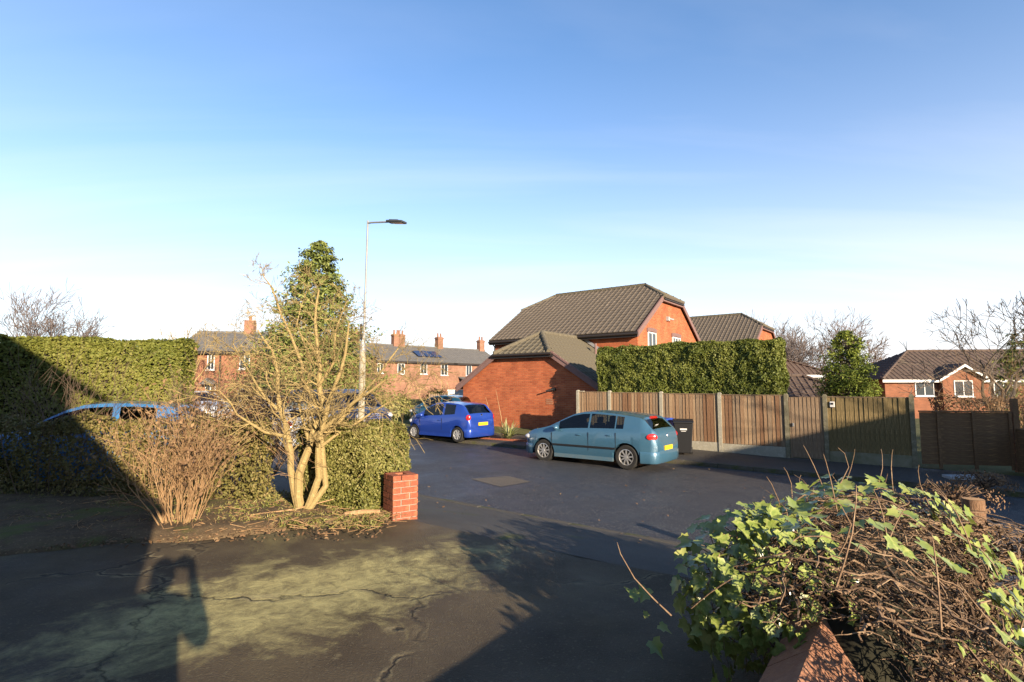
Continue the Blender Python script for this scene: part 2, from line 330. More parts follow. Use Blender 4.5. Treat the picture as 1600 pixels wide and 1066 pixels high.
# ---------------------------------------------------------------- ground
def sheet(name,us,ns,zf,m,jit=0,parent=None):
    v=[];f=[]
    for n_ in ns:
        for u_ in us:
            x,y=un(u_,n_); z=zf(x,y,u_,n_)
            if jit: z+=jit*noise.noise((x*1.7,y*1.7,3))
            v.append((x,y,z))
    w=len(us)
    for i in range(len(ns)-1):
        for j in range(w-1): f.append((i*w+j,i*w+j+1,(i+1)*w+j+1,(i+1)*w+j))
    b=MB(); b.v=v; b.f=f
    o=b.build(name,m,parent,smooth=True,ang=60); prop(o,kind='structure'); return o
def lin(a,b,n): return [a+(b-a)*i/n for i in range(n+1)]
NK,FK,FB=7.5,15.3,17.95     # near kerb, far kerb, fence line (n coordinate)
def zgarden(x,y,u,n): # near plots
    zk=zroad(x,y)+.075; zg=.56-.012*max(-2,min(6,n))
    return zg+(zk-zg)*sm((n-4.75)/(NK-4.75))
def zfar(x,y,u,n): return zroad(x,y)+.11+.22*sm((n-17)/4)*sm((-u-3)/3)
us=lin(-46,34,160)
g=sheet('ground',[-1500,-400,-120]+lin(-60,60,24)+[120,400,1500],[-1500,-400,-100,-40,-12,-6,20,40,60,100,400,1500],lambda x,y,u,n: -.5,K['turf'])
sheet('road',us,lin(NK,FK,12),lambda x,y,u,n: zroad(x,y)+.05*math.sin(PI*(n-NK)/(FK-NK)),K['asphalt'])
def zkerb(x,y): return zroad(x,y)+.075
sheet('pavement_near',us,lin(4.75,NK-.12,8),zgarden,K['pave'],.006)
sheet('pavement_far',us,lin(FK+.12,FB+.1,6),zfar,K['pave_far'],.008)
sheet('garden_far',us,lin(FB+.1,46,30),lambda x,y,u,n: zfar(x,y,u,n)+.004,K['turf'],.05)
# kerbs: individual stones, each about 0.9 m
def kerb(nm,nc,w,top,u0,u1,lo=-.15):
    par=bpy.data.objects.new(nm,None); COL.objects.link(par); prop(par,kind='structure')
    u=u0; me=None
    while u<u1:
        x,y=un(u+.45,nc); b=None
        if me is None:
            mb=MB(); mb.box((0,0,-.1),(.905,w,.2)); me=mb.mesh('kerb_stone'); me.materials.append(K['kerb'])
        o=link('kerb_stone',me,None,par); o.location=(x,y,zroad(x,y)+top+rng.uniform(-.004,.004)); o.rotation_euler=(0,R(.69),A+rng.uniform(-.004,.004))
        u+=.915
kerb('kerb_near',NK-.06,.125,.078,-30,14)
kerb('kerb_far',FK+.06,.125,.112,-30,16)
# front drive and planted plot inside the boundary; the soil bed sits left of the drive
def zdrive(x,y,u,n): return zgarden(x,y,u,n)+.004+.02*noise.noise((x*.9,y*.9,1))+.008*noise.noise((x*4,y*4,1))
sheet('driveway',lin(-11,2.4,84),lin(-3.5,4.76,56),zdrive,K['drive'])
# soil bed: polygon fan grid in world xy
def soil():
    b=MB(); nx,ny=70,40
    for j in range(ny+1):
        for i in range(nx+1):
            t=i/nx; x=-11+9.75*t
            ylo=4.1+1.75*sm((t-.35)/.45)+1.05*sm((t-.75)/.25)+.12*noise.noise((x*1.3,0,0)); yhi=7.35+(-x-1.2)*.16
            y=ylo+(yhi-ylo)*j/ny; u,n=uv(x,y)
            z=zgarden(x,y,u,min(n,4.7))+.028+.05*sm((j/ny)/.15)+.035*noise.noise((x*2.2,y*2.2,5))+.012*noise.noise((x*8,y*8,5))-(.035 if j==0 else 0)
            b.v.append((x,y,z))
    for j in range(ny):
        for i in range(nx): k=j*(nx+1)+i; b.f.append((k,k+1,k+nx+2,k+nx+1))
    prop(b.build('soil_bed',K['soil'],None,True,70),kind='structure')
soil()
# neighbour plots
def plot(name,pts,z,m):
    b=MB(); b.poly([(x,y,z if not callable(z) else z(x,y)) for x,y in pts]); return prop(b.build(name,m),kind='structure')
sheet('neighbour_driveway',lin(-26,-6.2,24),lin(-6,4.74,18),lambda x,y,u,n: zgarden(x,y,u,n)-.03,K['pave'],.01)
sheet('neighbour_garden',lin(2.2,34,40),lin(-20,4.74,28),lambda x,y,u,n: zgarden(x,y,u,n)+.02-.3*sm((u-3)/4),K['soil'],.05)
sheet('rear_garden',lin(-40,7,30),lin(-40,-3.45,20),lambda x,y,u,n: .55,K['turf'],.02)
# patched square in the road
def patch():
    b=MB()
    pts=[(-.85,12.72),(.40,12.34),(.02,11.62),(-.28,11.68),(-1.0,12.35)]
    pts=[(-.95,12.62),(-.1,13.0),(.42,12.3),(-.25,11.72)]
    b.poly([(x,y,zroad(x,y)+.05*math.sin(PI*(uv(x,y)[1]-NK)/(FK-NK))+.006) for x,y in reversed(pts)])
    o=b.build('road_repair_patch',K['patch']); prop(o,kind='structure')
patch()
# ---------------------------------------------------------------- vegetation helpers
def leafcloud(name,P,Nn,size,m,parent,asp=.55,flat=.6,seed=1,svar=.4):
    P=np.asarray(P,float); n=len(P); r=np.random.default_rng(seed)
    Nn=np.asarray(Nn,float)+r.normal(0,flat,(n,3)); Nn/=np.linalg.norm(Nn,axis=1)[:,None]+1e-9
    t=r.normal(0,1,(n,3)); t-=Nn*(t*Nn).sum(1)[:,None]; t/=np.linalg.norm(t,axis=1)[:,None]+1e-9
    w=np.cross(Nn,t); s=size*(1+svar*r.uniform(-1,1,n))[:,None]
    V=np.empty((n,4,3)); V[:,0]=P-t*s*.5; V[:,1]=P+w*s*asp*.5+Nn*s*.08; V[:,2]=P+t*s*.5; V[:,3]=P-w*s*asp*.5+Nn*s*.08
    me=bpy.data.meshes.new(name); me.vertices.add(4*n); me.vertices.foreach_set('co',V.ravel())
    me.loops.add(4*n); me.loops.foreach_set('vertex_index',np.arange(4*n,dtype=np.int32))
    me.polygons.add(n); me.polygons.foreach_set('loop_start',np.arange(0,4*n,4,dtype=np.int32))
    try: me.polygons.foreach_set('loop_total',np.full(n,4,dtype=np.int32))
    except Exception: pass
    a=me.attributes.new('rnd','FLOAT','FACE'); a.data.foreach_set('value',np.clip(r.normal(.5,.2,n)+.45*np.array([noise.noise((q[0]*1.1,q[1]*1.1,q[2]*1.3)) for q in P]),0,1).astype(np.float32))
    me.update(calc_edges=True); me.validate()
    return link(name,me,m,parent)
def grow(mb,p,d,L_,r,lev,rg,spread=.6,up=.1,kids=3,segs=4,wob=.18,tips=None,minr=.0025,ratio=.66):
    pts=[p.copy()]; rad=[r]; d=d.normalized(); q=p.copy(); mids=[]
    for i in range(segs):
        d=(d+Vector((rg.gauss(0,wob),rg.gauss(0,wob),rg.gauss(0,wob)+up))).normalized()
        q=q+d*(L_/segs); pts.append(q.copy()); rad.append(max(minr,r*(1-.6*(i+1)/segs))); mids.append((q.copy(),d.copy(),rad[-1]))
    mb.tube(pts,rad,5 if r>.03 else (4 if r>.012 else 3),cap=r>.02)
    if tips is not None and lev<=1: tips.append((q.copy(),d.copy()))
    if lev<=0: return
    for i in range(kids):
        a,dd,rr=mids[min(segs-1,int(segs*(.25+.75*(i+1)/kids)) if i<kids-1 else segs-1)]
        s=Vector((rg.gauss(0,1),rg.gauss(0,1),rg.gauss(0,1))); s-=dd*s.dot(dd); s.normalize()
        grow(mb,a,dd+s*spread*rg.uniform(.6,1.3),L_*ratio*rg.uniform(.75,1.2),max(minr,rr*.8),lev-1,rg,spread,up,kids,max(2,segs-1),wob,tips,minr,ratio)
def bare_tree(name,label,loc,h,r,stems,lev,m,seed,spread=.55,up=.12,kids=3,lean=(0,0),fork=.3,group=None,minr=.012,cat='tree',ratio=.66,wob=.16):
    rg=random.Random(seed); t=thing(name,label,cat,loc,0,group)
    tr=MB(); d=Vector((lean[0],lean[1],1)); q=Vector((0,0,-.1)); pts=[q]; rad=[r*1.25]
    top=Vector((lean[0]*h*fork,lean[1]*h*fork,h*fork)); mid=top*.5+Vector((rg.uniform(-.1,.1),rg.uniform(-.1,.1),0))
    tr.tube([q,mid,top],[r*1.25,r,r*.9],8); cr=MB()
    for i in range(stems):
        w=2*PI*(i+rg.random()*.6)/stems; dd=Vector((math.cos(w)*spread,math.sin(w)*spread,1))
        grow(cr,top-d*.05*rg.random(),dd,h*(1-fork)*.48*rg.uniform(.8,1.1),r*.6,lev,rg,spread,up,kids,4,wob,None,minr,ratio)
    tr.build('trunk',m,t,True); cr.build('crown',m,t,True); return t
def hedge(name,label,path,w,h,z0,leaf,dens,m,seed,rough=.12,core=True,group=None,flat=.7,round_=.25,ends=True):
    """clipped hedge along a polyline; leaf-sized faces over top, faces and ends"""
    rg=np.random.default_rng(seed); c=Vector(path[0]); t=thing(name,label,'hedge',(c.x,c.y,z0),0,group)
    P=[];Q=[]
    for a,b in zip(path[:-1],path[1:]):
        a=np.array(a)-np.array(path[0]); b=np.array(b)-np.array(path[0]); d=b-a; L_=np.linalg.norm(d); d=d/L_; nn=np.array((d[1],-d[0]))
        for face,area in (('s',L_*h),('b',L_*h),('t',L_*w),('e0',w*h if ends else 0),('e1',w*h if ends else 0)):
            k=int(area*dens);
            if k<=0: continue
            s=rg.uniform(0,L_,k); z=rg.uniform(0,h,k); y=rg.uniform(-w/2,w/2,k)
            if face=='s': off=np.full(k,w/2); nrm=np.tile([nn[0],nn[1],.15],(k,1))
            elif face=='b': off=np.full(k,-w/2); nrm=np.tile([-nn[0],-nn[1],.15],(k,1))
            elif face=='t': off=y; z=np.full(k,h); nrm=np.tile([0,0,1.],(k,1))
            elif face=='e0': s=np.zeros(k); off=y; nrm=np.tile([-d[0],-d[1],.1],(k,1))
            else: s=np.full(k,L_); off=y; nrm=np.tile([d[0],d[1],.1],(k,1))
            # rounded top edges
            over=np.clip((z-(h-round_))/round_,0,1); ov2=np.clip((np.abs(off)-(w/2-round_))/round_,0,1)
            corner=over*ov2; off=off*(1-.22*corner*round_/ (w/2)); z=z-.3*round_*corner
            pts=np.stack([a[0]+d[0]*s+nn[0]*off,a[1]+d[1]*s+nn[1]*off,z],1)
            bumpv=np.array([noise.noise((p[0]*1.6+seed,p[1]*1.6,p[2]*1.8)) +.6*noise.noise((p[0]*5,p[1]*5+seed,p[2]*5)) for p in pts])
            depth=rg.exponential(.55,k)
            pts+=nrm*(rough*bumpv-rough*.8*depth)[:,None]; pts[:,2]=np.maximum(pts[:,2],.02)
            P.append(pts); Q.append(nrm)
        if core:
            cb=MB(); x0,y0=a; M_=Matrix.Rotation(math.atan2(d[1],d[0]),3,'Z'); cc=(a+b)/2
            cb.box((cc[0],cc[1],h/2-.05),(L_-w*.3,w-2.2*rough-.05,h-1.6*rough-.1),M_); cb.build('dark_core',K['core'],t)  # solid dark box, painted shade behind the gaps between leaves
    leafcloud('foliage',np.concatenate(P),np.concatenate(Q),leaf,m,t,flat=flat,seed=seed); return t
def conifer(name,label,loc,h,rbase,m,seed,leaf=.16,n=9000,z0=.05,power=.9,droop=-.15,group=None,tiers=None,lean=0):
    rg=np.random.default_rng(seed); r2=random.Random(seed); t=thing(name,label,'tree',loc,0,group)
    tr=MB(); tr.tube([(0,0,-.1),(lean*.5,0,h*.5),(lean,0,h*.97)],[rbase*.07,rbase*.045,.015],7); tr.build('trunk',K['bark_grey'],t)
    br=MB(); P=[];Q=[]; nb=int(n/55)
    for i in range(nb):
        f=(i+r2.random())/nb; z=h*(z0+(1-z0)*f); R_=(1.28 if r2.random()<.15 else 1)*rbase*(1-f)**power*(.5+.5*r2.random())*(1+.25*noise.noise((f*9,seed,0)))+.05*h*.12*(1-f)+.06
        w=r2.random()*2*PI; d=np.array((math.cos(w),math.sin(w),.25-.5*(1-f)*.4+droop*r2.random()))
        o=np.array((lean*f,0,z)); br.tube([o,o+d*R_*.8],[.02*(1-f)+.006,.004],3,False)
        k=max(14,int(55*(.35+1.1*(1-f)))); s=rg.uniform(.25,1,k)**.6
        lat=rg.normal(0,.20,k)*R_*(.35+s*.6); up=rg.normal(0,.07,k)*R_+.02
        side=np.array((-math.sin(w),math.cos(w),0)); pts=o+d*(R_*s)[:,None]+side*lat[:,None]; pts[:,2]+=up
        P.append(pts); Q.append(np.tile(d*.6+np.array((0,0,.8)),(k,1)))
    br.build('branches',K['bark_grey'],t)
    leafcloud('crown',np.concatenate(P),np.concatenate(Q),leaf,m,t,asp=.38,flat=.55,seed=seed); return t
def bush(name,label,loc,rad,m,seed,leaf=.07,n=2500,twig=None,cat='shrub',group=None):
    rg=np.random.default_rng(seed); r2=random.Random(seed); t=thing(name,label,cat,loc,0,group)
    d=rg.normal(0,1,(n,3)); d/=np.linalg.norm(d,axis=1)[:,None]; d[:,2]=np.abs(d[:,2])*1.0-.15
    rr=rg.uniform(.45,1,n)**.5
    bm=np.array([1+.38*noise.noise((q[0]*2.2+seed,q[1]*2.2,q[2]*2.2)) for q in d])
    P=d*(rr*bm)[:,None]*np.array(rad); P[:,2]+=rad[2]*.2
    mb=MB()
    for i in range(40):
        w=r2.random()*2*PI; e=r2.uniform(.3,1.3); q=Vector((math.cos(w)*math.cos(e)*rad[0],math.sin(w)*math.cos(e)*rad[1],math.sin(e)*rad[2]))
        mb.tube([(0,0,0),q*.5+Vector((0,0,.05)),q*1.05],[.02,.012,.004],3,False)
    mb.build('stems',twig or K['twig_brown'],t); leafcloud('foliage',P,d,leaf,m,t,seed=seed); return t
# ---------------------------------------------------------------- tiled roofs
def tilemesh(w,l,nm):
    b=MB(); prof=[(-.5,.0),(-.42,.028),(-.3,.042),(-.18,.028),(-.08,.004),(.2,.004),(.5,.004)]
    n=len(prof)
    for s,zz in ((-.04,.026),(1.06,.0)):
        for x,z in prof: b.v.append((x*w,s*l,z+zz))
    for x,z in prof: b.v.append((x*w,-.04*l,0))
    for i in range(n-1):
        b.f.append((i,i+1,n+i+1,n+i)); b.f.append((2*n+i,2*n+i+1,i+1,i))
    me=b.mesh(nm,True,35); return me
TW,TL=.30,.33; TILES={}
def inpoly(p,poly):
    x,y=p; c=False; n=len(poly)
    for i in range(n):
        (x1,y1),(x2,y2)=poly[i],poly[(i+1)%n]
        if (y1>y)!=(y2>y) and x<(x2-x1)*(y-y1)/(y2-y1)+x1: c=not c
    return c
def tile_plane(parent,o,ex,es,poly,m,single=300,lift=.03,near=None,w=TW,l=TL):
    """tiles over a roof plane. o origin, ex along the eave, es up the slope, poly in (e,s)"""
    o=Vector(o); ex=Vector(ex).normalized(); es=Vector(es).normalized(); nn=ex.cross(es).normalized()
    if nn.z<0: nn=-nn
    key=(m.name,w,l)
    if key not in TILES: TILES[key]=tilemesh(w,l,'roof_tile'); TILES[key].materials.append(m)
    me=TILES[key]; B=Matrix((ex,es,nn)).transposed()
    if B.determinant()<0: B=Matrix((-ex,es,nn)).transposed()
    e0=min(p[0] for p in poly); e1=max(p[0] for p in poly); s0=min(p[1] for p in poly); s1=max(p[1] for p in poly)
    cells=[]
    j=0; s=s0
    while s<s1-.05:
        e=e0+w/2
        while e<e1:
            if inpoly((e,s+l*.45),poly): cells.append((e,s))
            e+=w
        s+=l; j+=1
    cells.sort(key=lambda c:c[1]) if near is None else cells.sort(key=lambda c:near*c[0])
    rest=MB(); q=B.to_quaternion()
    co=[Vector(v.co) for v in me.vertices]; fs=[tuple(p.vertices) for p in me.polygons]
    for i,(e,s) in enumerate(cells):
        p=o+ex*e+es*s+nn*(lift+rng.uniform(-.003,.004))
        if i<single:
            t=bpy.data.objects.new('roof_tile',me); COL.objects.link(t); t.parent=parent; t.location=p
            t.rotation_mode='QUATERNION'; t.rotation_quaternion=q
        else:
            b=len(rest.v); rest.v+=[tuple(p+B@c) for c in co]; rest.f+=[tuple(b+k for k in f) for f in fs]
    if rest.v:
        ob=rest.build('roof_tiles',m,parent,True,35); prop(ob,kind='stuff')
def ridge(parent,a,b,m,r=.12,name='ridge_tiles'):
    """half-round ridge or hip tiles, laid as short overlapping lengths"""
    a=Vector(a); b=Vector(b); L_=(b-a).length; n=max(1,round(L_/.45)); mb=MB()
    for i in range(n):
        p=a+(b-a)*(i/n); q=a+(b-a)*((i+1.06)/n); mb.tube([p,q],[r*1.06,r*.96],10)
    o=mb.build(name,m,parent,True,50); return o
def window(parent,c,w,h,ax,nrm,bars=1,frame=None,arch=False,dep=.05):
    """window at centre c in a wall: ax along the wall, nrm outward. frame + pane parts"""
    ax=Vector(ax); nrm=Vector(nrm); c=Vector(c); up=Vector((0,0,1)); fm=frame or K['white_pvc']; t=.06
    M_=Matrix((ax,nrm,up)).transposed(); b=MB()
    def bx(x,z,dx,dz,y=0,d=.07): p=c+ax*x+up*z+nrm*y; b.box(p,(dx,d,dz),M_)
    bx(-w/2+t/2,0,t,h); bx(w/2-t/2,0,t,h); bx(0,h/2-t/2,w-2*t,t); bx(0,-h/2+t/2,w-2*t,t)
    for i in range(bars): bx(-w/2+w*(i+1)/(bars+1),0,t*.8,h-2*t)
    bx(0,-h/2-.03,w+.12,.06,.05,.14)
    f=b.build('window',fm,parent); g=MB(); g.box(c-nrm*.012,(w-2*t+.01,.02,h-2*t+.01),M_); g.build('pane',K['glass'],f)
    if arch:
        a=MB(); n=9
        for i in range(n):
            x=(i-(n-1)/2)*(w+.2)/n; a.box(c+ax*x+up*(h/2+.09+.05*(1-(2*x/(w+.2))**2))+nrm*.012,((w+.2)/n-.012,.05,.2),M_)
        a.build('brick_arch',K['verge'],f)
    return f
# ---------------------------------------------------------------- half-hipped brick houses
def half_hip_house(name,label,loc,L_,D_,base,eave,pitch,hipz,mt,single,m_brick,wing=False):
    """local x along the street (right end at 0), y away from it. Ridge along x, half hips at both ends"""
    t=thing(name,label,'house',(loc[0],loc[1],0),A)
    rz=eave+pitch*D_/2; yh=(hipz-eave)/pitch; ins=(rz-hipz)/.68
    # walls: pentagon gables cut at the half hip
    g=[(0,0,base),(0,D_,base),(0,D_,eave),(0,D_-yh,hipz),(0,yh,hipz),(0,0,eave)]
    w=MB(); w.prism([(-L_,y,z-.06 if z>base else z) for x,y,z in g],(L_,0,0)); w.build('wall',m_brick,t)
    ov=.32; vg=.16; zo=eave-pitch*ov
    # decks as solids
    rf=MB(); th=.07
    F=[(-L_-vg,-ov,zo),(vg,-ov,zo),(vg,yh,hipz),(-ins,D_/2,rz),(-L_+ins,D_/2,rz),(-L_-vg,yh,hipz)]
    Bk=[(p[0],D_-p[1],p[2]) for p in F][::-1]
    H1=[(vg+.12,yh-.02,hipz-.09),(vg+.12,D_-yh+.02,hipz-.09),(-ins,D_/2,rz)]
    H2=[(-L_-vg-.12,D_-yh+.02,hipz-.09),(-L_-vg-.12,yh-.02,hipz-.09),(-L_+ins,D_/2,rz)]
    for P in (F,Bk,H1,H2): rf.prism([(x,y,z-th) for x,y,z in P],(0,0,th))
    roof=rf.build('roof',K['dark_trim'],t)
    cs=1/math.hypot(1,pitch); k=math.hypot(1,pitch)
    def sp(P,e_of,s_of): return [(e_of(p),s_of(p)) for p in P]
    tile_plane(roof,(0,-ov,zo),(1,0,0),(0,1,pitch),[(p[0],(p[1]+ov)*k) for p in F],mt,single,near=None)
    tile_plane(roof,(0,D_+ov,zo),(-1,0,0),(0,-1,pitch),[(-p[0],(D_+ov-p[1])*k) for p in Bk],mt,0)
    hk=math.hypot(1,(rz-hipz+.09)/(ins+vg+.12)); hs=(rz-hipz+.09)/(ins+vg+.12)
    tile_plane(roof,(vg+.12,0,hipz-.09),(0,1,0),(-1,0,hs),[(H1[0][1],0),(H1[1][1],0),(D_/2,(ins+vg+.12)*hk)],mt,60 if single else 0)
    tile_plane(roof,(-L_-vg-.12,0,hipz-.09),(0,-1,0),(1,0,hs),[(-H2[0][1],0),(-H2[1][1],0),(-D_/2,(ins+vg+.12)*hk)],mt,0)
    ridge(roof,(-L_+ins,D_/2,rz+.05),(-ins,D_/2,rz+.05),K['tile_moss'],name='ridge_tiles')
    for s_,x0,xa in ((1,vg+.1,-ins),(-1,-L_-vg-.1,-L_+ins)):
        for yy in (yh,D_-yh): ridge(roof,(x0,yy,hipz),(xa,D_/2,rz+.05),K['tile_moss'],.10,'hip_tiles')
    # verge boards along the gable slopes, fascia and gutter on the eaves
    for x0 in (vg-.01,-L_-vg+.01):
        for y0,y1,z0,z1 in ((-ov,yh,zo,hipz),(D_+ov,D_-yh,zo,hipz)):
            v=MB(); v.prism([(x0-.03,y0,z0-.24),(x0-.03,y1,z1-.24),(x0-.03,y1,z1+.05),(x0-.03,y0,z0+.05)],(.07,0,0)); v.build('verge_board',K['verge'],t)
        fb=MB(); fb.b2(x0-.1,x0+.06,yh-.1,D_-yh+.1,hipz-.25,hipz-.10); fb.build('hip_fascia',K['verge'],t)
    for y0 in (-ov,D_+ov):
        fb=MB(); s_=1 if y0<0 else -1; fb.b2(-L_-vg,vg,min(y0+.03*s_,y0+.06*s_),max(y0+.03*s_,y0+.06*s_),zo-.24,zo-.075); fb.build('fascia',K['dark_trim'],t)
        gt=MB(); gt.tube([(-L_-vg,y0-.045*s_,zo-.09),(vg,y0-.045*s_,zo-.09)],.06,8); gt.build('gutter',K['dark_trim'],t,True)
        sf=MB(); sf.b2(-L_,0,min(y0+.06*s_,0 if y0<0 else D_),max(y0+.06*s_,0 if y0<0 else D_),zo-.22,zo-.19); sf.build('soffit',K['verge'],t)
    return t
MAIN=(6.07,26.0)
hm=half_hip_house('brick_house','two storey red brick house with half hipped brown tiled roof behind the clipped hedge',MAIN,8.8,9.1,-.2,5.0,.64,6.95,K['tile'],300,K['brick'])
window(hm,(.02,1.75,4.35),1.05,1.15,(0,1,0),(1,0,0),1,arch=True); window(hm,(.02,5.3,4.35),1.25,1.15,(0,1,0),(1,0,0),2,arch=True)
window(hm,(-3.3,-.02,4.42),.55,.62,(1,0,0),(0,-1,0),0,frame=K['dark_trim'])
b=MB(); b.box((.07,3.95,5.85),(.14,.2,.22)); b.tube([(.1,4.1,5.86),(.3,4.2,5.8)],.05,8); b.build('security_lamp',K['stone'],hm)
b=MB(); b.tube([(-8.86,-.2,4.7),(-8.75,-.06,4.45),(-8.75,-.06,.3)],.04,8); b.build('downpipe',K['dark_trim'],hm,True)
h2=half_hip_house('brick_house','red brick house far behind the hedge, only its brown roof and gable tip showing',(17.2,38.4),9.6,8.6,-1,5.25,.62,6.75,K['tile'],0,K['brick'])
# garage wing: gable towards the road, joined to the house
def garage():
    ox,oy=.43,24.0; t=thing('brick_garage','low red brick garage with half hipped tiled roof facing the road','garage',(ox,oy,0),A)
    x0,x1,Dp=-3.45,3.68,4.94; xm=(x0+x1)/2; hw=(x1-x0)/2; e=2.35; p=.64; rz=e+p*hw; hz_=3.67; xh=(hz_-e)/p; ins=(rz-hz_)/.66; ov=.28; vg=.16; zo=e-p*ov
    w=MB(); w.prism([(x0,0,-.2),(x1,0,-.2),(x1,0,e-.05),(x1-xh,0,hz_-.05),(x0+xh,0,hz_-.05),(x0,0,e-.05)],(0,Dp,0)); w.build('wall',K['brick'],t)
    rf=MB(); th=.07
    Rr=[(x1+ov,-vg,zo),(x1+ov,Dp,zo),(xm,Dp,rz),(xm,ins,rz),(x1-xh,-vg,hz_)]
    Lr=[(2*xm-q[0],q[1],q[2]) for q in Rr][::-1]; yf=-vg-.12; Fr=[(x0+xh-.02,yf,hz_-.08),(x1-xh+.02,yf,hz_-.08),(xm,ins,rz)]
    for P in (Rr,Lr,Fr): rf.prism([(x,y,z-th) for x,y,z in P],(0,0,th))
    roof=rf.build('roof',K['dark_trim'],t); k=math.hypot(1,p)
    tile_plane(roof,(x1+ov,0,zo),(0,1,0),(-1,0,p),[(q[1],(x1+ov-q[0])*k) for q in Rr],K['tile_moss'],300)
    tile_plane(roof,(x0-ov,0,zo),(0,-1,0),(1,0,p),[(-q[1],(q[0]-x0+ov)*k) for q in Lr],K['tile_moss'],0)
    hs=(rz-hz_+.08)/(ins-yf); hk=math.hypot(1,hs)
    tile_plane(roof,(0,yf,hz_-.08),(1,0,0),(0,1,hs),[(Fr[0][0],0),(Fr[1][0],0),(xm,(ins-yf)*hk)],K['tile_moss'],80)
    ridge(roof,(xm,ins,rz+.05),(xm,Dp,rz+.05),K['tile_moss'])
    for xx in (x0+xh,x1-xh): ridge(roof,(xx,yf+.02,hz_),(xm,ins,rz+.06),K['tile_moss'],.11,'hip_tiles')
    for sgn,xe,xi in ((1,x1+ov,x1-xh),(-1,x0-ov,x0+xh)):
        v=MB(); v.prism([(xe,-vg+.02,zo-.24),(xi,-vg+.02,hz_-.24),(xi,-vg+.02,hz_+.04),(xe,-vg+.02,zo+.04)],(0,-.06,0)); v.build('verge_board',K['verge'],t)
        n=14
        vt=MB()
        for i in range(n):
            a=i/n; bb=(i+1.08)/n; q=[xe+(xi-xe)*a,xe+(xi-xe)*bb]; z=[zo+(hz_-zo)*a,zo+(hz_-zo)*bb]
            vt.prism([(q[0],-vg-.07,z[0]-.03),(q[1],-vg-.07,z[1]-.03),(q[1],-vg-.07,z[1]+.045),(q[0],-vg-.07,z[0]+.06)],(0,.16,0))
        vt.build('verge_tiles',K['verge'],t)
        gt=MB(); gt.tube([(xe+.045*sgn,-vg,zo-.06),(xe+.045*sgn,Dp,zo-.06)],.055,8); gt.build('gutter',K['dark_trim'],t,True)
    fb=MB(); fb.b2(x0+xh-.15,x1-xh+.15,yf+.05,yf+.1,hz_-.24,hz_-.1); fb.build('hip_fascia',K['dark_trim'],t)
    gt=MB(); gt.tube([(x0+xh-.1,yf-.02,hz_-.1),(x1-xh+.1,yf-.02,hz_-.1)],.055,8); gt.build('gutter',K['dark_trim'],t,True)
    fl=MB(); fl.prism([(xm+.1,Dp-.03,rz+.05),(x1+ov,Dp-.03,zo+.09),(x1+ov,Dp-.03,zo+.26),(xm+.1,Dp-.03,rz+.22)],(0,-.025,0)); fl.build('lead_flashing',K['lead'],t)
    z=rz-p*1.55; vp=MB(); vp.tube([(xm+1.55,Dp-1.1,z-.05),(xm+1.55,Dp-1.1,z+.62)],.055,8); vp.build('vent_pipe',K['verge'],t,True)
    lm=MB(); lm.b2(1.62,1.78,-.1,-.005,2.0,2.12); lm.tube([(1.7,-.1,2.06),(1.45,-.28,2.0)],.03,6); lm.build('wall_lamp',K['black_plastic'],t)
    vb=MB(); [vb.b2(1.28,1.62,-.012,.0,1.42+.09*i,1.48+.09*i) for i in range(3)]; vb.build('air_brick',K['terracotta'],t)
garage()
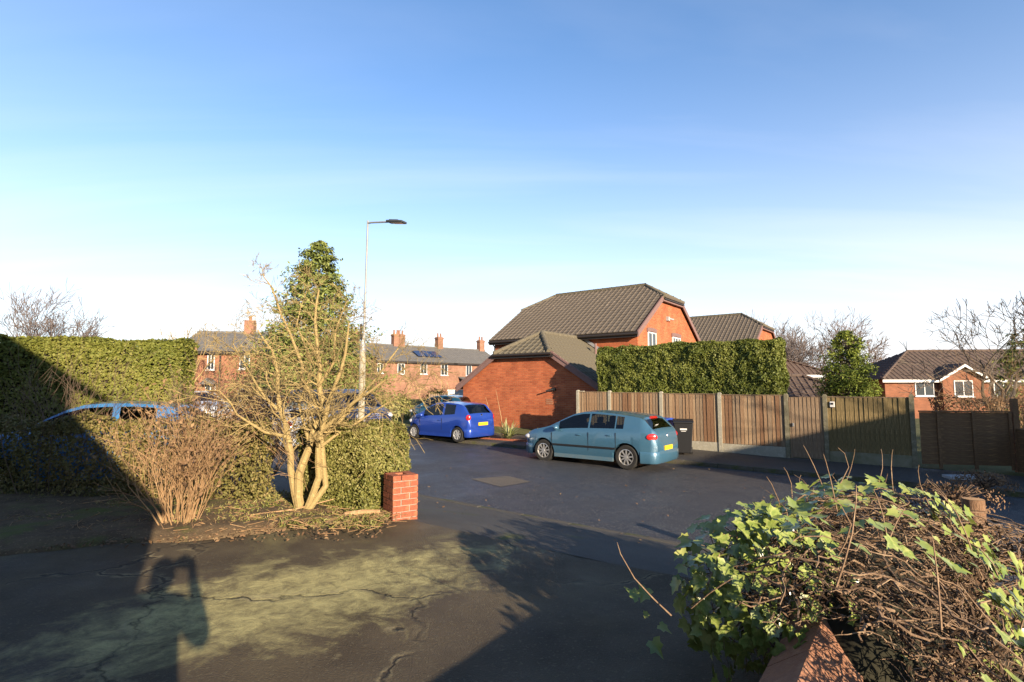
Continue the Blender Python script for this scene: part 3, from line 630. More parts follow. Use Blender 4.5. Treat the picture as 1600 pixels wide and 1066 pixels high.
# ---------------------------------------------------------------- plain distant houses
def hip_house(name,label,loc,rz_,x0,x1,D_,base,eave,rise,mt,wins,mbrick,hips=(1,1),gablets=(),group=None,cat='house',fas='white_pvc',tile_s=(.36,.4)):
    t=thing(name,label,cat,(loc[0],loc[1],0),rz_,group)
    w=MB(); w.b2(x0,x1,0,D_,base,eave); w.build('wall',mbrick,t)
    ov=.3; rz=eave+rise; hl=D_/2; a=(x0-ov,-ov); b_=(x1+ov,-ov); zo=eave-.05
    xl=x0-ov+(hl+ov if hips[0] else 0); xr=x1+ov-(hl+ov if hips[1] else 0)
    rf=MB(); F=[(a[0],-ov,zo),(b_[0],-ov,zo),(xr,hl,rz),(xl,hl,rz)]; Bk=[(q[0],D_-q[1],q[2]) for q in F][::-1]
    rf.v+=[(a[0],-ov,zo),(b_[0],-ov,zo),(b_[0],D_+ov,zo),(a[0],D_+ov,zo),(xl,hl,rz),(xr,hl,rz)]; rf.f+=[(0,1,5,4),(1,2,5),(2,3,4,5),(3,0,4),(3,2,1,0)]
    roof=rf.build('roof',K['dark_trim'],t); p=(rz-zo)/(hl+ov); k=math.hypot(1,p)
    tile_plane(roof,(0,-ov,zo),(1,0,0),(0,1,p),[(q[0],(q[1]+ov)*k) for q in F],mt,0,w=tile_s[0],l=tile_s[1],lift=.02)
    if hips[0]: tile_plane(roof,(x0-ov,0,zo),(0,-1,0),(1,0,p),[(ov,0),(-D_-ov,0),(-hl,(hl+ov)*k)],mt,0,w=tile_s[0],l=tile_s[1],lift=.02)
    if hips[1]: tile_plane(roof,(x1+ov,0,zo),(0,1,0),(-1,0,p),[(-ov,0),(D_+ov,0),(hl,(hl+ov)*k)],mt,0,w=tile_s[0],l=tile_s[1],lift=.02)
    ridge(roof,(xl,hl,rz+.05),(xr,hl,rz+.05),mt,.11)
    if hips[0]: ridge(roof,(x0-ov,-ov,zo+.05),(xl,hl,rz+.05),mt,.10,'hip_tiles')
    if hips[1]: ridge(roof,(x1+ov,-ov,zo+.05),(xr,hl,rz+.05),mt,.10,'hip_tiles')
    if cat=='house':
        fb=MB(); fb.b2(x0-ov,x1+ov,-ov-.03,-ov+.01,zo-.2,zo-.01); fb.build('fascia',K[fas],t)
    for g in gablets:   # small projecting gable: centre x, half width, peak rise
        gx,gw,gr=g; m=MB(); m.prism([(gx-gw,-.5,base),(gx+gw,-.5,base),(gx+gw,-.5,eave),(gx,-.5,eave+gr),(gx-gw,-.5,eave)],(0,.6,0)); m.build('gable',mbrick,t)
        for s in (-1,1):
            r=MB(); r.prism([(gx,-.8,eave+gr+.18),(gx+s*(gw+.35),-.8,eave-.1),(gx+s*(gw+.35),-.8,eave-.02),(gx,-.8,eave+gr+.26)],(0,.8+hl*gr/rise*.9,0)); r.build('gable_roof',mt,t)
            r=MB(); r.prism([(gx,-.84,eave+gr+.02),(gx+s*(gw+.35),-.84,eave-.2),(gx+s*(gw+.35),-.84,eave-.03),(gx,-.84,eave+gr+.19)],(0,.05,0)); r.build('barge_board',K['white_pvc'],t)
    for wx,wz,ww,wh,*yy in wins: window(t,(wx,(yy[0] if yy else 0)-.01,wz),ww,wh,(1,0,0),(0,-1,0),1)
    return t
hip_house('brick_house','red brick house with white fascia between the tall clipped hedge and bright conifer',(20.6,42.5),R(-8),-3,4.0,7,-2.5,3.15,1.75,K['tile_red'],[(-.1,2.3,1.5,1.1),(3.0,2.3,1.3,1.1)],K['brick_brown'],(0,1),((-2.0,1.1,.9),))
hip_house('brick_house','wide red brick house with small white edged gable at far right',(27.2,40),R(-6),.3,14,8,-2.5,2.75,2.25,K['tile_red'],[(3.0,2.05,1.3,1.1),(5.3,2.05,1.25,1.15,-.5),(8.3,2.05,1.3,1.1)],K['brick_brown'],(1,0),((5.3,1.35,.85),))
hip_house('garage_outbuilding','small outbuilding with hipped brown tiled roof just behind the fence gate',(13.0,25.6),R(-14),-1,2.9,3.6,-1,1.72,.95,K['tile_red'],[],K['brick'],(0,1),cat='outbuilding',tile_s=(.3,.33))
# old red house on the left, beyond the tall hedge
t=hip_house('brick_house','old red brick house with white sash windows beyond the left clipped hedge',(-22.4,38.5),R(6),-1.4,4.6,7,-.3,4.75,1.6,K['slate'],[(.9,4.0,.5,1.25),(3.2,4.0,.7,1.15),(.95,1.5,.7,1.5),(3.2,1.6,.8,.9)],K['brick_orange'],(0,0),cat='house',fas='dark_trim')
b=MB(); b.b2(1.5,1.6,-.12,-.02,.2,4.7); b.build('downpipe',K['dark_trim'],t)
for cx in (2.2,): b=MB(); b.b2(cx-.35,cx+.35,3.2,3.8,6,7.35); b.tube([(cx,3.5,7.35),(cx,3.5,7.75)],.12,8); b.build('chimney',K['brick_old'],t)
b=MB(); b.prism([(.4,-.7,2.35),(1.5,-.7,2.35),(.95,-.7,2.8)],(0,.75,0)); b.build('door_canopy',K['slate'],t)
t=hip_house('brick_house','slate roofed brick house half hidden behind the tall conifer',(-19.5,46),R(8),-.5,7,7,-.3,5.0,1.9,K['slate'],[(1.5,4.1,.8,1.2),(4.5,4.1,.8,1.2)],K['brick_old'],(1,1),fas='dark_trim')
# far terrace: three joined houses, each a thing of its own
TX,TY=-15.6,58.; TD=(.74,.67); TA=math.atan2(TD[1],TD[0]); o_=0
TLAB=['terraced brick house, left one of the far row','terraced brick house with solar panels in the middle of the far row','terraced brick house with lean-to extension, right one of the far row']
for i,(ln,wn,) in enumerate([(6.0,[(1.6,4.2,.7,1.1),(4.2,4.2,.9,1.2)]),(5.6,[(1.2,4.3,.9,1.3),(4.1,4.2,1.0,1.3)]),(7.5,[(2.2,4.2,.9,1.3),(5.4,4.2,.9,1.3)])]):
    lx,ly=TX+TD[0]*o_,TY+TD[1]*o_
    t=hip_house('terraced_house',TLAB[i],(lx,ly),TA,0,ln-.02,7.5,-.3,5.1,2.0,K['slate'],wn,K['brick_old'],(0,0),group='far terrace row',fas='dark_trim',tile_s=(.4,.45))
    for cx in ((.3,ln-.4) if i!=1 else (.3,)):
        b=MB(); b.b2(cx-.4,cx+.4,3.4,4.1,6.5,8.5); b.b2(cx-.46,cx+.46,3.34,4.16,8.25,8.4)
        for q in (-.22,.22): b.lathe([(.13,8.5),(.1,8.95),(.13,9.0),(.0,9.0)],8,'z',(cx+q,3.75,0))
        b.build('chimney',K['brick_old'],t)
    if i==1:
        for q in range(3):
            s=MB(); s.box((1.4+q*1.15,1.35,5.1+2.0*(1.65/4.05)+.22),(1.05,1.6,.04),Matrix.Rotation(math.atan2(2.05,4.05),3,'X')); s.build('solar_panel',K['solar'],t)
    if i==2:
        b=MB(); b.b2(.8,4.2,-3.2,-.01,-.3,2.2); b.build('extension_wall',K['brick_old'],t)
        b=MB(); b.prism([(.6,-3.5,2.15),(.6,-.02,3.3),(.6,-.02,3.42),(.6,-3.5,2.27)],(3.8,0,0)); b.build('extension_roof',K['slate'],t)
    o_+=ln
# ---------------------------------------------------------------- houses behind the photographer (they cast the long shadows)
def own_house():
    cx,cy=-1.07,-2.35; t=thing('own_house','brick house behind the photographer with porch, out of frame','house',(cx,cy,0),A)
    L_,D_=9,8; e=6.15
    w=MB(); w.prism([(0,0,.3),(0,-D_,.3),(0,-D_,e),(0,-D_/2,e+.84*D_/2),(0,0,e)],(-L_,0,0)); w.build('wall',K['brick_orange'],t)
    r=MB()
    for s in (0,1):
        y=lambda q:(q if s==0 else -D_-q); r.prism([(.3,y(.5),e-.42),(.3,-D_/2,e+.84*D_/2),(.3,-D_/2,e+.84*D_/2+.15),(.3,y(.5),e-.27)],(-L_-.6,0,0))
    r.build('roof',K['slate'],t)
    p=MB(); p.prism([(0,0.01,.3),(0,1.9,.3),(0,1.9,2.95),(0,.01,5.4)],(-3,0,0)); p.build('porch',K['brick_orange'],t)
    pr=MB(); pr.prism([(.05,1.98,2.86),(.05,.01,5.42),(.05,.01,5.52),(.05,1.98,2.96)],(-3.1,0,0)); pr.build('porch_roof',K['slate'],t)
    window(t,(-1.2,1.91,1.6),1.1,1.2,(1,0,0),(0,1,0),1); window(t,(-5,.01,1.9),1.8,1.4,(1,0,0),(0,1,0),2)
own_house()
def side_house():
    o,s=11.6,-12; x=o*.866+s*DX; y=o*.5+s*DY
    t=thing('neighbour_house','brick house next door on the right, out of frame','house',(x,y,0),A)
    w=MB(); w.b2(0,10,0,6.6,-.3,6.1); w.build('wall',K['brick_orange'],t)
    r=MB(); r.prism([(-.15,-.3,6.05),(10.15,-.3,6.05),(5,-.3,7.4)],(0,7.2,0)); r.build('roof',K['slate'],t)
    window(t,(3,6.61,4.6),1.4,1.2,(1,0,0),(0,1,0),1); window(t,(3,6.61,1.6),1.6,1.3,(1,0,0),(0,1,0),1)
side_house()
# ---------------------------------------------------------------- fence run, gate, side fence
FX,FY=3.55,19.7
def fpt(t_,n_=0): return (FX+UX*t_+NX*n_,FY+UY*t_+NY*n_)
def boardmesh(h,w=.125):
    b=MB(); b.prism([(-w/2,0,0),(w/2,0,0),(w/2,-.008,0),(-w/2,-.022,0)],(0,0,h)); return b.mesh('board')
def fence():
    t=thing('board_fence','brown vertical board fence with concrete posts behind the pavement','fence',(FX,FY,0),A)
    posts=[-1.31,0,1.93,3.86,5.79,6.80,8.81]; ms=[K['board'],K['board2'],K['board3'],K['board4']]
    meshes={}
    def zb(x): 
        X,Y=fpt(x); return zroad(X,Y)+.11
    for i,x in enumerate(posts):
        b=MB(); z=zb(x); h=1.86 if i<6 else 1.9; b.box((0,0,h/2-.1),(.11,.11,h+.2)); b.box((0,0,h+.02),(.11,.11,.04),None,.55)
        o=b.build('post',K['concrete'] if i<4 else mat('post_algae%d'%i,(.24,.21,.14),.9,[(.17,.15,.09),(.33,.29,.21)],5,.5,70),t); o.location=(x,0,z)
        if i==0:
            b=MB(); b.box((.14,.03,h-.02),(.2,.1,.05)); q=b.build('post_cap',K['concrete'],t); q.location=(x,0,z)
    for a,c in ((-1.31,0),(0,1.93),(1.93,3.86),(3.86,5.79),(6.80,8.81)):
        z=zb((a+c)/2); green=a>6
        gb=MB(); gb.b2(a+.06,c-.06,-.03,.02,z-.05,z+.30); gb.build('gravel_board',K['concrete'] if not green else mat('gravel_board_algae',(.27,.24,.17),.9,(.13,.13,.06),2.5),t)
        n=round((c-a-.12)/.113); step=(c-a-.12)/n; h=1.52
        for hh in (.25,.8,1.35):
            r=MB(); r.b2(a+.06,c-.06,.0,.04,z+.3+hh-.03,z+.3+hh+.03); r.build('rail',K['board'],t)
        for j in range(n):
            m=K['board_green'] if green and j<n else ms[rng.choice((0,0,1,1,2,3))]
            if m.name not in meshes: meshes[m.name]=boardmesh(1.52); meshes[m.name].materials.append(m)
            o=link('board',meshes[m.name],None,t); o.location=(a+.06+step*(j+.5),-.004,z+.305+rng.uniform(-.006,.006)); o.rotation_euler=(rng.uniform(-.006,.006),rng.uniform(-.006,.006),0); o.scale=(1,1,1+rng.uniform(-.006,.006))
        tb=MB(); tb.b2(a+.06,c-.06,-.03,.045,z+.3+1.525,z+.3+1.55); tb.build('capping_rail',K['board2'],t)
    # gate
    x0,x1=5.86,6.73; X,Y=fpt(5.86); g=thing('garden_gate','narrow brown vertical board gate between two concrete posts','gate',(X,Y,0),A)
    z=zb(6.3)+.04; n=8; me=boardmesh(1.76,.115); me.materials.append(K['board2'])
    for j in range(n):
        o=link('board',me,None,g); o.location=(.06+.107*(j+.5),-.004,z)
    for hh in (.2,.9,1.6):
        r=MB(); r.b2(.03,.9,.0,.04,z+hh-.04,z+hh+.04); r.build('rail',K['board'],g)
    r=MB(); r.b2(.0,.05,-.02,.03,z-.02,z+1.76); r.b2(.89,.925,-.02,.03,z-.02,z+1.76); r.build('gate_frame',K['board2'],g)
    r=MB(); r.box((.1,-.04,z+.95),(.04,.03,.1)); r.tube([(.1,-.05,z+.97),(.1,-.09,z+.97)],.015,6); r.build('latch',K['steel_grey'],g)
    # small white key box on the mossy panel
    X,Y=fpt(6.98,-.045); b=MB(); b.box((0,0,0),(.12,.04,.16)); o=b.build('key_box',K['white_paint'],None,bev=.008); o.location=(X,Y,1.66); o.rotation_euler=(0,0,A)
    prop(o,'small white box fixed to mossy fence panel right of the gate','box'); b=MB(); b.box((0,-.024,.02),(.06,.012,.05)); b.build('keypad',K['black_plastic'],o)
fence()
def side_fence():
    a=Vector((10.72,14.35)); b_=Vector((12.75,13.95)); d=(b_-a); L_=d.length; an=math.atan2(d.y,d.x)
    t=thing('lap_fence','low brown fence of horizontal boards at the right end','fence',(a.x,a.y,0),an)
    me=MB(); me.prism([(0,-.02,0),(0,0,0),(0,-.006,.16),(0,-.014,.16)],(L_,0,0)); me=me.mesh('board'); me.materials.append(K['board_dark'])
    for i in range(9): o=link('board',me,None,t); o.location=(0,-.01,.15+.148*i); o.rotation_euler=(rng.uniform(-.02,.02),rng.uniform(-.004,.004),0)
    for x in (.42,1.22,L_-.03): q=MB(); q.b2(x-.035,x+.035,-.07,-.032,.05,1.5); q.build('batten',K['board_dark'],t)
    q=MB(); q.b2(0,L_,-.05,.03,1.5,1.535); q.build('capping_rail',K['board_dark'],t)
    # fence turning towards the camera at the far right
    a2=Vector((12.85,13.95)); b2=Vector((11.9,10.6)); d=b2-a2; L2=d.length
    t2=thing('lap_fence','dark low fence running towards the camera at the right edge','fence',(a2.x,a2.y,0),math.atan2(d.y,d.x))
    me=MB(); me.prism([(0,-.02,0),(0,0,0),(0,-.006,.16),(0,-.014,.16)],(L2,0,0)); me=me.mesh('board'); me.materials.append(K['board_dark'])
    for i in range(7): o=link('board',me,None,t2); o.location=(0,0,.02+.148*i)
    for x in (0.05,1.75,3.4): q=MB(); q.b2(x-.06,x+.06,-.06,.06,-.1,1.85-.25*(x>.5)); q.build('post',K['board_dark'],t2)
    q=MB(); q.b2(0,L2,-.03,.03,1.06,1.1); q.build('capping_rail',K['board_dark'],t2)
side_fence()
# picket fence and white garden wall far beyond the road
def picket():
    X,Y=-5.6,37.; t=thing('picket_fence','weathered picket fence in front of the far terrace','fence',(X,Y,.3),R(8))
    me=MB(); me.prism([(-.05,0,0),(.05,0,0),(.05,0,1.35),(0,0,1.45),(-.05,0,1.35)],(0,-.025,0)); me=me.mesh('picket'); me.materials.append(K['wood_pale'])
    for i in range(22): o=link('picket',me,None,t); o.location=(i*.145,0,rng.uniform(-.03,.03))
    for z in (.35,1.05): q=MB(); q.b2(-.1,3.2,0,.05,z,z+.08); q.build('rail',K['wood_pale'],t)
    q=MB(); q.box((0,0,.8),(1.1,.12,1.6)); q.box((0,0,1.64),(1.16,.18,.08)); o=q.build('garden_wall',K['white_paint']); o.location=(-3.7,36,.3); o.rotation_euler=(0,0,R(8)); prop(o,'short white painted garden wall beside the picket fence','wall')
picket()
# ---------------------------------------------------------------- brick pier
def pier():
    t=thing('brick_pier','short red brick gate pier at the end of the clipped hedge','pier',(-1.42,7.02,.46),A-R(20))
    c=MB(); c.box((0,0,.26),(.312,.312,.54)); c.build('mortar_core',K['mortar'],t)
    bm=MB(); bm.box((0,0,0),(.215,.1025,.065)); me=bm.mesh('brick'); me.materials.append(K['brick1'])
    for k in range(8):
        for q in range(4):
            w=PI/2*q; s=1 if k%2 else -1; off=Vector((s*-.0575,.11375,0)); off.rotate(Matrix.Rotation(w,3,'Z'))
            o=link('brick',me,None,t); o.location=(off.x+rng.uniform(-.002,.002),off.y+rng.uniform(-.002,.002),.0325+.075*k); o.rotation_euler=(0,0,w+rng.uniform(-.012,.012))
pier()
# ---------------------------------------------------------------- cars
def interp(pts,x):
    if x<=pts[0][0]: return pts[0][1]
    for (a,b),(c,d) in zip(pts[:-1],pts[1:]):
        if x<=c:
            t=(x-a)/(c-a); return b+(d-b)*t
    return pts[-1][1]
def car(name,label,loc,head,P,pm,rimm=None,lower=None,group=None,lights=True,star=False,detail=True):
    """car body lofted from sections; +x is the front. head: world angle of the front"""
    L_=P['L']; W2=P['W']/2; zb=P.get('zb',.2); top=P['top']; belt=P['belt']; wx=P['wheels']; wr=P['wr']; ar=wr+.055
    t=thing(name,label,'car',loc,head,group)
    xs=set(lin(-L_/2,L_/2,int(L_/.055)));
    for x in wx:
        for q in (-1,-.97,-.9,-.8,.8,.9,.97,1): xs.add(x+q*ar)
    for a in P['ws']+P['rs']: xs.add(a)
    xs=sorted(xs); rows=[]
    for x in xs:
        zt=interp(top,x); zl=interp(belt,x); zl=min(zl,zt-.02); h=zt-zl
        w=W2*interp(P['plan'],x); low=interp(P.get('low',[(-9,zb),(9,zb)]),x)
        zm=low+.55*(zl-low); wr_=w*.955-h*P.get('tumble',.30)
        k=min(1,h/.25)
        pr=[(0,low),(w*.80,low),(w*.95,low+.06),(w*.995,low+.2),(w,zm),(w*.985,zl-.07),(w*.955,zl),
            (w*.955-(w*.955-wr_)*.10-.004,zl+h*.10),(wr_+(w*.955-wr_)*.16,zl+h*.84),(wr_-.02*k,zl+h*.94),(wr_*.87-.02*k,zt-.030*k-.004),(wr_*.5,zt-.008*k-.001),(0,zt)]
        q=[]
        for y,z in pr:
            for xw in wx:
                dx=abs(x-xw)
                if dx<ar: z=max(z,min(wr+math.sqrt(max(0,ar*ar-dx*dx)),zl-.09)) if z<zl-.08 else z
            q.append((y,z))
        rows.append(q)
    nr=len(rows[0]); V=[];
    for x,q in zip(xs,rows):
        nose=0
        for y,z in q: V.append((x,y,z))
        for y,z in reversed(q[1:-1]): V.append((x,-y,z))
    m=2*nr-2; groups={'body':[]}
    for nm in ('side_window','windscreen','rear_window'): groups[nm]=[]
    for i in range(len(xs)-1):
        xa=(xs[i]+xs[i+1])/2; h=interp(top,xa)-interp(belt,xa)
        for j in range(m):
            j2=(j+1)%m; jj=j if j<nr-1 else m-1-j; f=(i*m+j,i*m+j2,(i+1)*m+j2,(i+1)*m+j); g='body'
            if jj==7 and h>.16 and any(a<xa<b for a,b in P['sw']): g='side_window'
            elif jj in (10,11):
                if P['ws'][0]<xa<P['ws'][1]: g='windscreen'
                elif P['rs'][0]<xa<P['rs'][1]: g='rear_window'
            groups[g].append(f)
    groups['body'].append(tuple(reversed(range(m)))); groups['body'].append(tuple((len(xs)-1)*m+k for k in range(m)))
    body=None
    for g in ('body','side_window','windscreen','rear_window'):
        fs=groups[g]
        if not fs: continue
        if g=='side_window':   # one part per pane and side
            sets={}
            for f in fs:
                xa=sum(V[k][0] for k in f)/4; y=sum(V[k][1] for k in f); i_=[k for k,(a,b) in enumerate(P['sw']) if a<xa<b][0]
                sets.setdefault((i_,y>0),[]).append(f)
            sets=list(sets.values())
        else: sets=[fs]
        for s in sets:
            used=sorted({k for f in s for k in f}); mp_={k:i for i,k in enumerate(used)}
            b=MB(); b.v=[V[k] for k in used]; b.f=[tuple(mp_[k] for k in f) for f in s]
            o=b.build(g,pm if g=='body' else K['cglass'],t,True,38)
            if g=='body': body=o
    und=MB(); und.b2(-L_/2+.25,L_/2-.25,-W2+.12,W2-.12,zb+.02,zb+.25); und.build('underside',K['car_under'],t)
    cb=MB(); zs=zb+.26; fl=interp(belt,0)
    for sx,sy in ((.0,.36),(.0,-.36),(-.85,.36),(-.85,-.36)):
        M_=Matrix.Rotation(R(-14),3,'Y'); cb.box((sx-.22,sy,fl-.12),(.14,.46,.62),M_); cb.box((sx-.31,sy,fl+.27),(.09,.25,.16),M_); cb.box((sx,sy,zs+.12),(.5,.46,.16))
    cb.build('seats',K['seat'],t,bev=.03)
    db=MB(); db.b2(interp([(0,.55),(9,.55)],1),P['ws'][1]-.1,-W2+.16,W2-.16,zb+.2,fl-.06); db.build('dashboard',K['seat'],t)
    # wheels
    for xw in wx:
        for s in (-1,1):
            y=s*(W2*.97-.10); b=MB(); tw=.10
            b.lathe([(wr*.60,-tw*.9),(wr*.66,-tw),(wr*.93,-tw),(wr,-tw*.72),(wr,tw*.72),(wr*.93,tw),(wr*.66,tw),(wr*.60,tw*.9)],28,'y'); w=b.build('wheel',K['tyre'],t,True,35); w.location=(xw,y,wr)
            r=MB(); ro=wr*.66
            r.lathe([(ro,s*tw*.98),(ro*.93,s*tw*1.02),(ro*.88,s*tw*.8),(ro*.86,s*tw*.1)],28,'y'); nsp=P.get('spokes',9)
            for k in range(nsp):
                a=2*PI*k/nsp+.2; M_=Matrix.Rotation(-a,3,'Y'); c=M_@Vector((ro*.52,0,0)); r.box((c.x,s*tw*.82,c.z),(ro*.86,.025,ro*P.get('spw',.17)),M_)
            r.lathe([(0,s*tw*.98),(ro*.2,s*tw*.97),(ro*.25,s*tw*.8)],16,'y'); r.build('rim',rimm or K['rim'],w,True,35)
            d=MB(); d.lathe([(0,s*tw*.35),(ro*.9,s*tw*.35)],20,'y'); d.build('brake_disc',K['car_under'],w)
    xr=-L_/2; xf=L_/2
    def wat(x): return W2*interp(P['plan'],x)
    # lamps, plates, bumpers
    bl=MB()
    for s in (-1,1):
        tl=P['tail']; b=MB(); b.ball((0,0,0),(tl[2],tl[3],tl[4]),14,8); o=b.build('tail_lamp',K['red_lamp'],t,True); o.location=(tl[0],s*tl[1],tl[5]); o.rotation_euler=(0,0,-s*R(tl[6]))
        hl=P['headl']; b=MB(); b.ball((0,0,0),(hl[2],hl[3],hl[4]),12,8); o=b.build('headlight',K['clear_lamp'],t,True); o.location=(hl[0],s*hl[1],hl[5]); o.rotation_euler=(0,0,s*R(28))
    pz=P.get('platez',.52); b=MB(); b.box((xr-P.get('platex',.015),P.get('platey',0),pz),(.02,.52,.115)); b.build('number_plate',K['plate'],t)
    b=MB(); b.box((xf+.01,0,.45),(.02,.52,.11)); b.build('number_plate',K['white_paint'],t)
    lm=lower or pm
    for sx,x in ((-1,xr),(1,xf)):
        path=[]; d0=min(abs(x-w_) for w_ in wx)-ar-.03
        for k in range(8): xx=x-sx*d0*(1-k/7); path.append((xx,wat(xx)))
        e=path[-1][1]
        for k in range(1,6): path.append((x+sx*.03*math.sin(PI/2*k/5),e*(1-k/5)))
        full=path+[(q[0],-q[1]) for q in path[::-1][1:]]; b=MB(); zz=[zb-.01,zb+.04,zb+.16,zb+.26,zb+.30]; dd=[-.02,.008,.014,.010,-.012]; m_=len(full)
        for i,(px_,py_) in enumerate(full):
            a_=full[max(0,i-1)]; c_=full[min(m_-1,i+1)]; tx,ty=c_[0]-a_[0],c_[1]-a_[1]; l_=math.hypot(tx,ty) or 1; nx_,ny_=ty/l_,-tx/l_
            if nx_*sx+ny_*(1 if py_>0 else -1)*.5<0: nx_,ny_=-nx_,-ny_
            for z,o_ in zip(zz,dd): b.v.append((px_+nx_*o_,py_+ny_*o_,z))
        for i in range(m_-1):
            for q in range(4): k=i*5+q; b.f.append((k,k+5,k+6,k+1))
        b.build('bumper',pm,t,True,50)
    # door lines, handles, rub strips, mirrors
    for s in (-1,1):
        for xd in P['handles']:
            b=MB(); b.ball((0,0,0),(.09,.022,.02),10,6); o=b.build('door_handle',pm if not P.get('chromeh') else K['chrome'],t,True); o.location=(xd,s*(wat(xd)*.99+.008),interp(belt,xd)-.13)
        for xd in P['doors']:
            b=MB(); y=wat(xd)+.002; b.box((xd,s*(y-.006),(zb+.2+interp(belt,xd))/2-.02),(.009,.014,interp(belt,xd)-zb-.28)); b.build('door_gap',K['car_under'],t)
        if P.get('strip'):
            x0,x1,z=P['strip']; b=MB(); b.b2(x0,x1,min(s*(W2-.01),s*(W2+.016)),max(s*(W2-.01),s*(W2+.016)),z-.025,z+.025); b.build('rub_strip',P.get('stripm') or K['black_plastic'],t)
        xm=P['mirror']; b=MB(); b.ball((0,0,0),(.075,.11,.075),12,8); o=b.build('door_mirror',pm,t,True); o.location=(xm,s*(wat(xm)*.955+.10),interp(belt,xm)+.07)
        b=MB(); b.b2(P['sill'][0],P['sill'][1],min(s*(W2*.93),s*(W2*.985)),max(s*(W2*.93),s*(W2*.985)),zb-.02,zb+.08); b.build('sill',lm,t)
    return t
GOLF=dict(L=4.2,W=1.76,zb=.2,wheels=(-1.30,1.28),wr=.315,top=[(-2.1,.80),(-2.085,.93),(-2.05,.99),(-1.97,1.05),(-1.74,1.295),(-1.66,1.345),(-1.4,1.39),(-.8,1.455),(-.3,1.485),(.05,1.47),(.35,1.40),(.7,1.23),(1.08,1.035),(1.3,.975),(1.65,.905),(1.9,.81),(2.03,.7),(2.1,.55)],
 belt=[(-2.1,.80),(-2.0,.95),(-1.8,1.01),(-1.4,1.005),(.6,.935),(1.1,.90),(1.7,.82),(2.0,.7),(2.1,.55)],plan=[(-2.1,.80),(-1.98,.92),(-1.7,.98),(-1,1),(1,1),(1.5,.97),(1.85,.88),(2.02,.74),(2.1,.60)],low=[(-2.1,.34),(-1.9,.2),(1.8,.2),(2.1,.3)],
 sw=[(-1.24,-1.02),(-.97,-.24),(-.14,.80)],ws=[.30,1.06],rs=[-1.96,-1.73],tail=(-1.985,.762,.036,.145,.09,.86,54),headl=(1.86,.62,.2,.15,.09,.68),handles=(-.82,.1),doors=(-.2,.98,-1.02),strip=(-1.0,.95,.52),mirror=.78,sill=(-.93,.9),spokes=9,platez=.56,chromeh=False,tumble=.40)
AYGO=dict(L=3.41,W=1.615,zb=.2,wheels=(-1.14,1.2),wr=.275,top=[(-1.705,.75),(-1.69,.92),(-1.64,1.0),(-1.56,1.08),(-1.36,1.32),(-1.26,1.375),(-1.05,1.42),(-.6,1.46),(-.2,1.465),(.1,1.44),(.35,1.35),(.9,1.03),(1.15,.96),(1.4,.87),(1.6,.73),(1.705,.55)],
 belt=[(-1.705,.7),(-1.6,.97),(-1.1,.98),(-.3,.90),(.7,.87),(1.1,.85),(1.5,.72),(1.705,.52)],plan=[(-1.705,.82),(-1.6,.93),(-1.3,.99),(-.8,1),(.8,1),(1.2,.96),(1.5,.85),(1.705,.62)],low=[(-1.705,.34),(-1.5,.2),(1.5,.2),(1.705,.3)],
 sw=[(-.98,-.42),(-.32,.68)],ws=[.30,.9],rs=[-1.59,-1.28],tail=(-1.635,.703,.035,.095,.105,.90,46),headl=(1.45,.56,.2,.14,.1,.68),handles=(-.22,),doors=(-.36,.85),mirror=.66,sill=(-.8,.88),spokes=7,spw=.26,platez=.66,platex=.03,tumble=.27)
VAN=dict(L=4.9,W=1.93,zb=.24,wheels=(-1.6,1.55),wr=.35,top=[(-2.45,1.2),(-2.38,1.82),(-2.2,1.88),(0,1.92),(.6,1.88),(1.05,1.72),(1.62,1.2),(2.0,1.08),(2.3,.95),(2.45,.7)],
 belt=[(-2.45,1.1),(-2.3,1.15),(.9,1.12),(1.6,1.06),(2.1,.95),(2.45,.62)],plan=[(-2.45,.92),(-2.3,.98),(-2,1),(1.5,1),(2,.95),(2.3,.84),(2.45,.70)],low=[(-2.45,.35),(-2.2,.24),(2.1,.24),(2.45,.32)],
 sw=[(-2.2,-1.1),(-1.0,.0),(.1,1.3)],ws=[1.0,1.64],rs=[-2.40,-2.36],tail=(-2.42,.82,.06,.1,.3,1.1,20),headl=(2.22,.68,.18,.16,.12,.86),handles=(-.1,.3),doors=(.05,1.35),mirror=1.25,sill=(-1.2,1.15),spokes=10,spw=.13,tumble=.16)
SUV=dict(GOLF); SUV.update(top=[(x,z*1.13) for x,z in GOLF['top']],belt=[(x,z*1.08) for x,z in GOLF['belt']],wr=.34)
def heading(deg): return R(deg)
def at(x,y,dz=0): return (x,y,zroad(x,y)+.03+dz)
p_golf=paint('paint_steel_blue',(.055,.15,.235),[(.07,.165,.245)]); p_low=mat('dusty_bumper',(.07,.15,.21),.4,(.12,.16,.18),4)
UDEG=-36.5
gx,gy=un(-7.35,13.86)
gc=car('parked_car','steel blue five door hatchback parked in front of the bins','%s'and at(2.45,15.3),R(180-37.0),GOLF,p_golf,lower=p_low)
def centre(rearwheel,P,ang,side):
    """thing origin from one wheel's ground contact: the near side rear wheel"""
    c,s=math.cos(ang),math.sin(ang); lx=P['wheels'][0]; ly=side*(P['W']/2*.97-.0); return rearwheel[0]-(c*lx-s*ly),rearwheel[1]-(s*lx+c*ly)
ang=R(180-37.5); cx,cy=centre((2.95,14.2),GOLF,ang,1); gc.location=at(cx,cy,-.01); gc.rotation_euler=(0,0,ang)
def badge(parent,x,y,z,r,ax=1):
    b=MB(); b.lathe([(0,.0),(r*.82,.0),(r*.82,.008),(r,.008),(r,-.01)],20,'x'); o=b.build('badge',K['chrome'],parent,True,30); o.location=(x,y,z); o.rotation_euler=(0,0,PI if ax<0 else 0); return o
o=badge(gc,-2.085,0,.86,.055,-1)
b=MB(); 
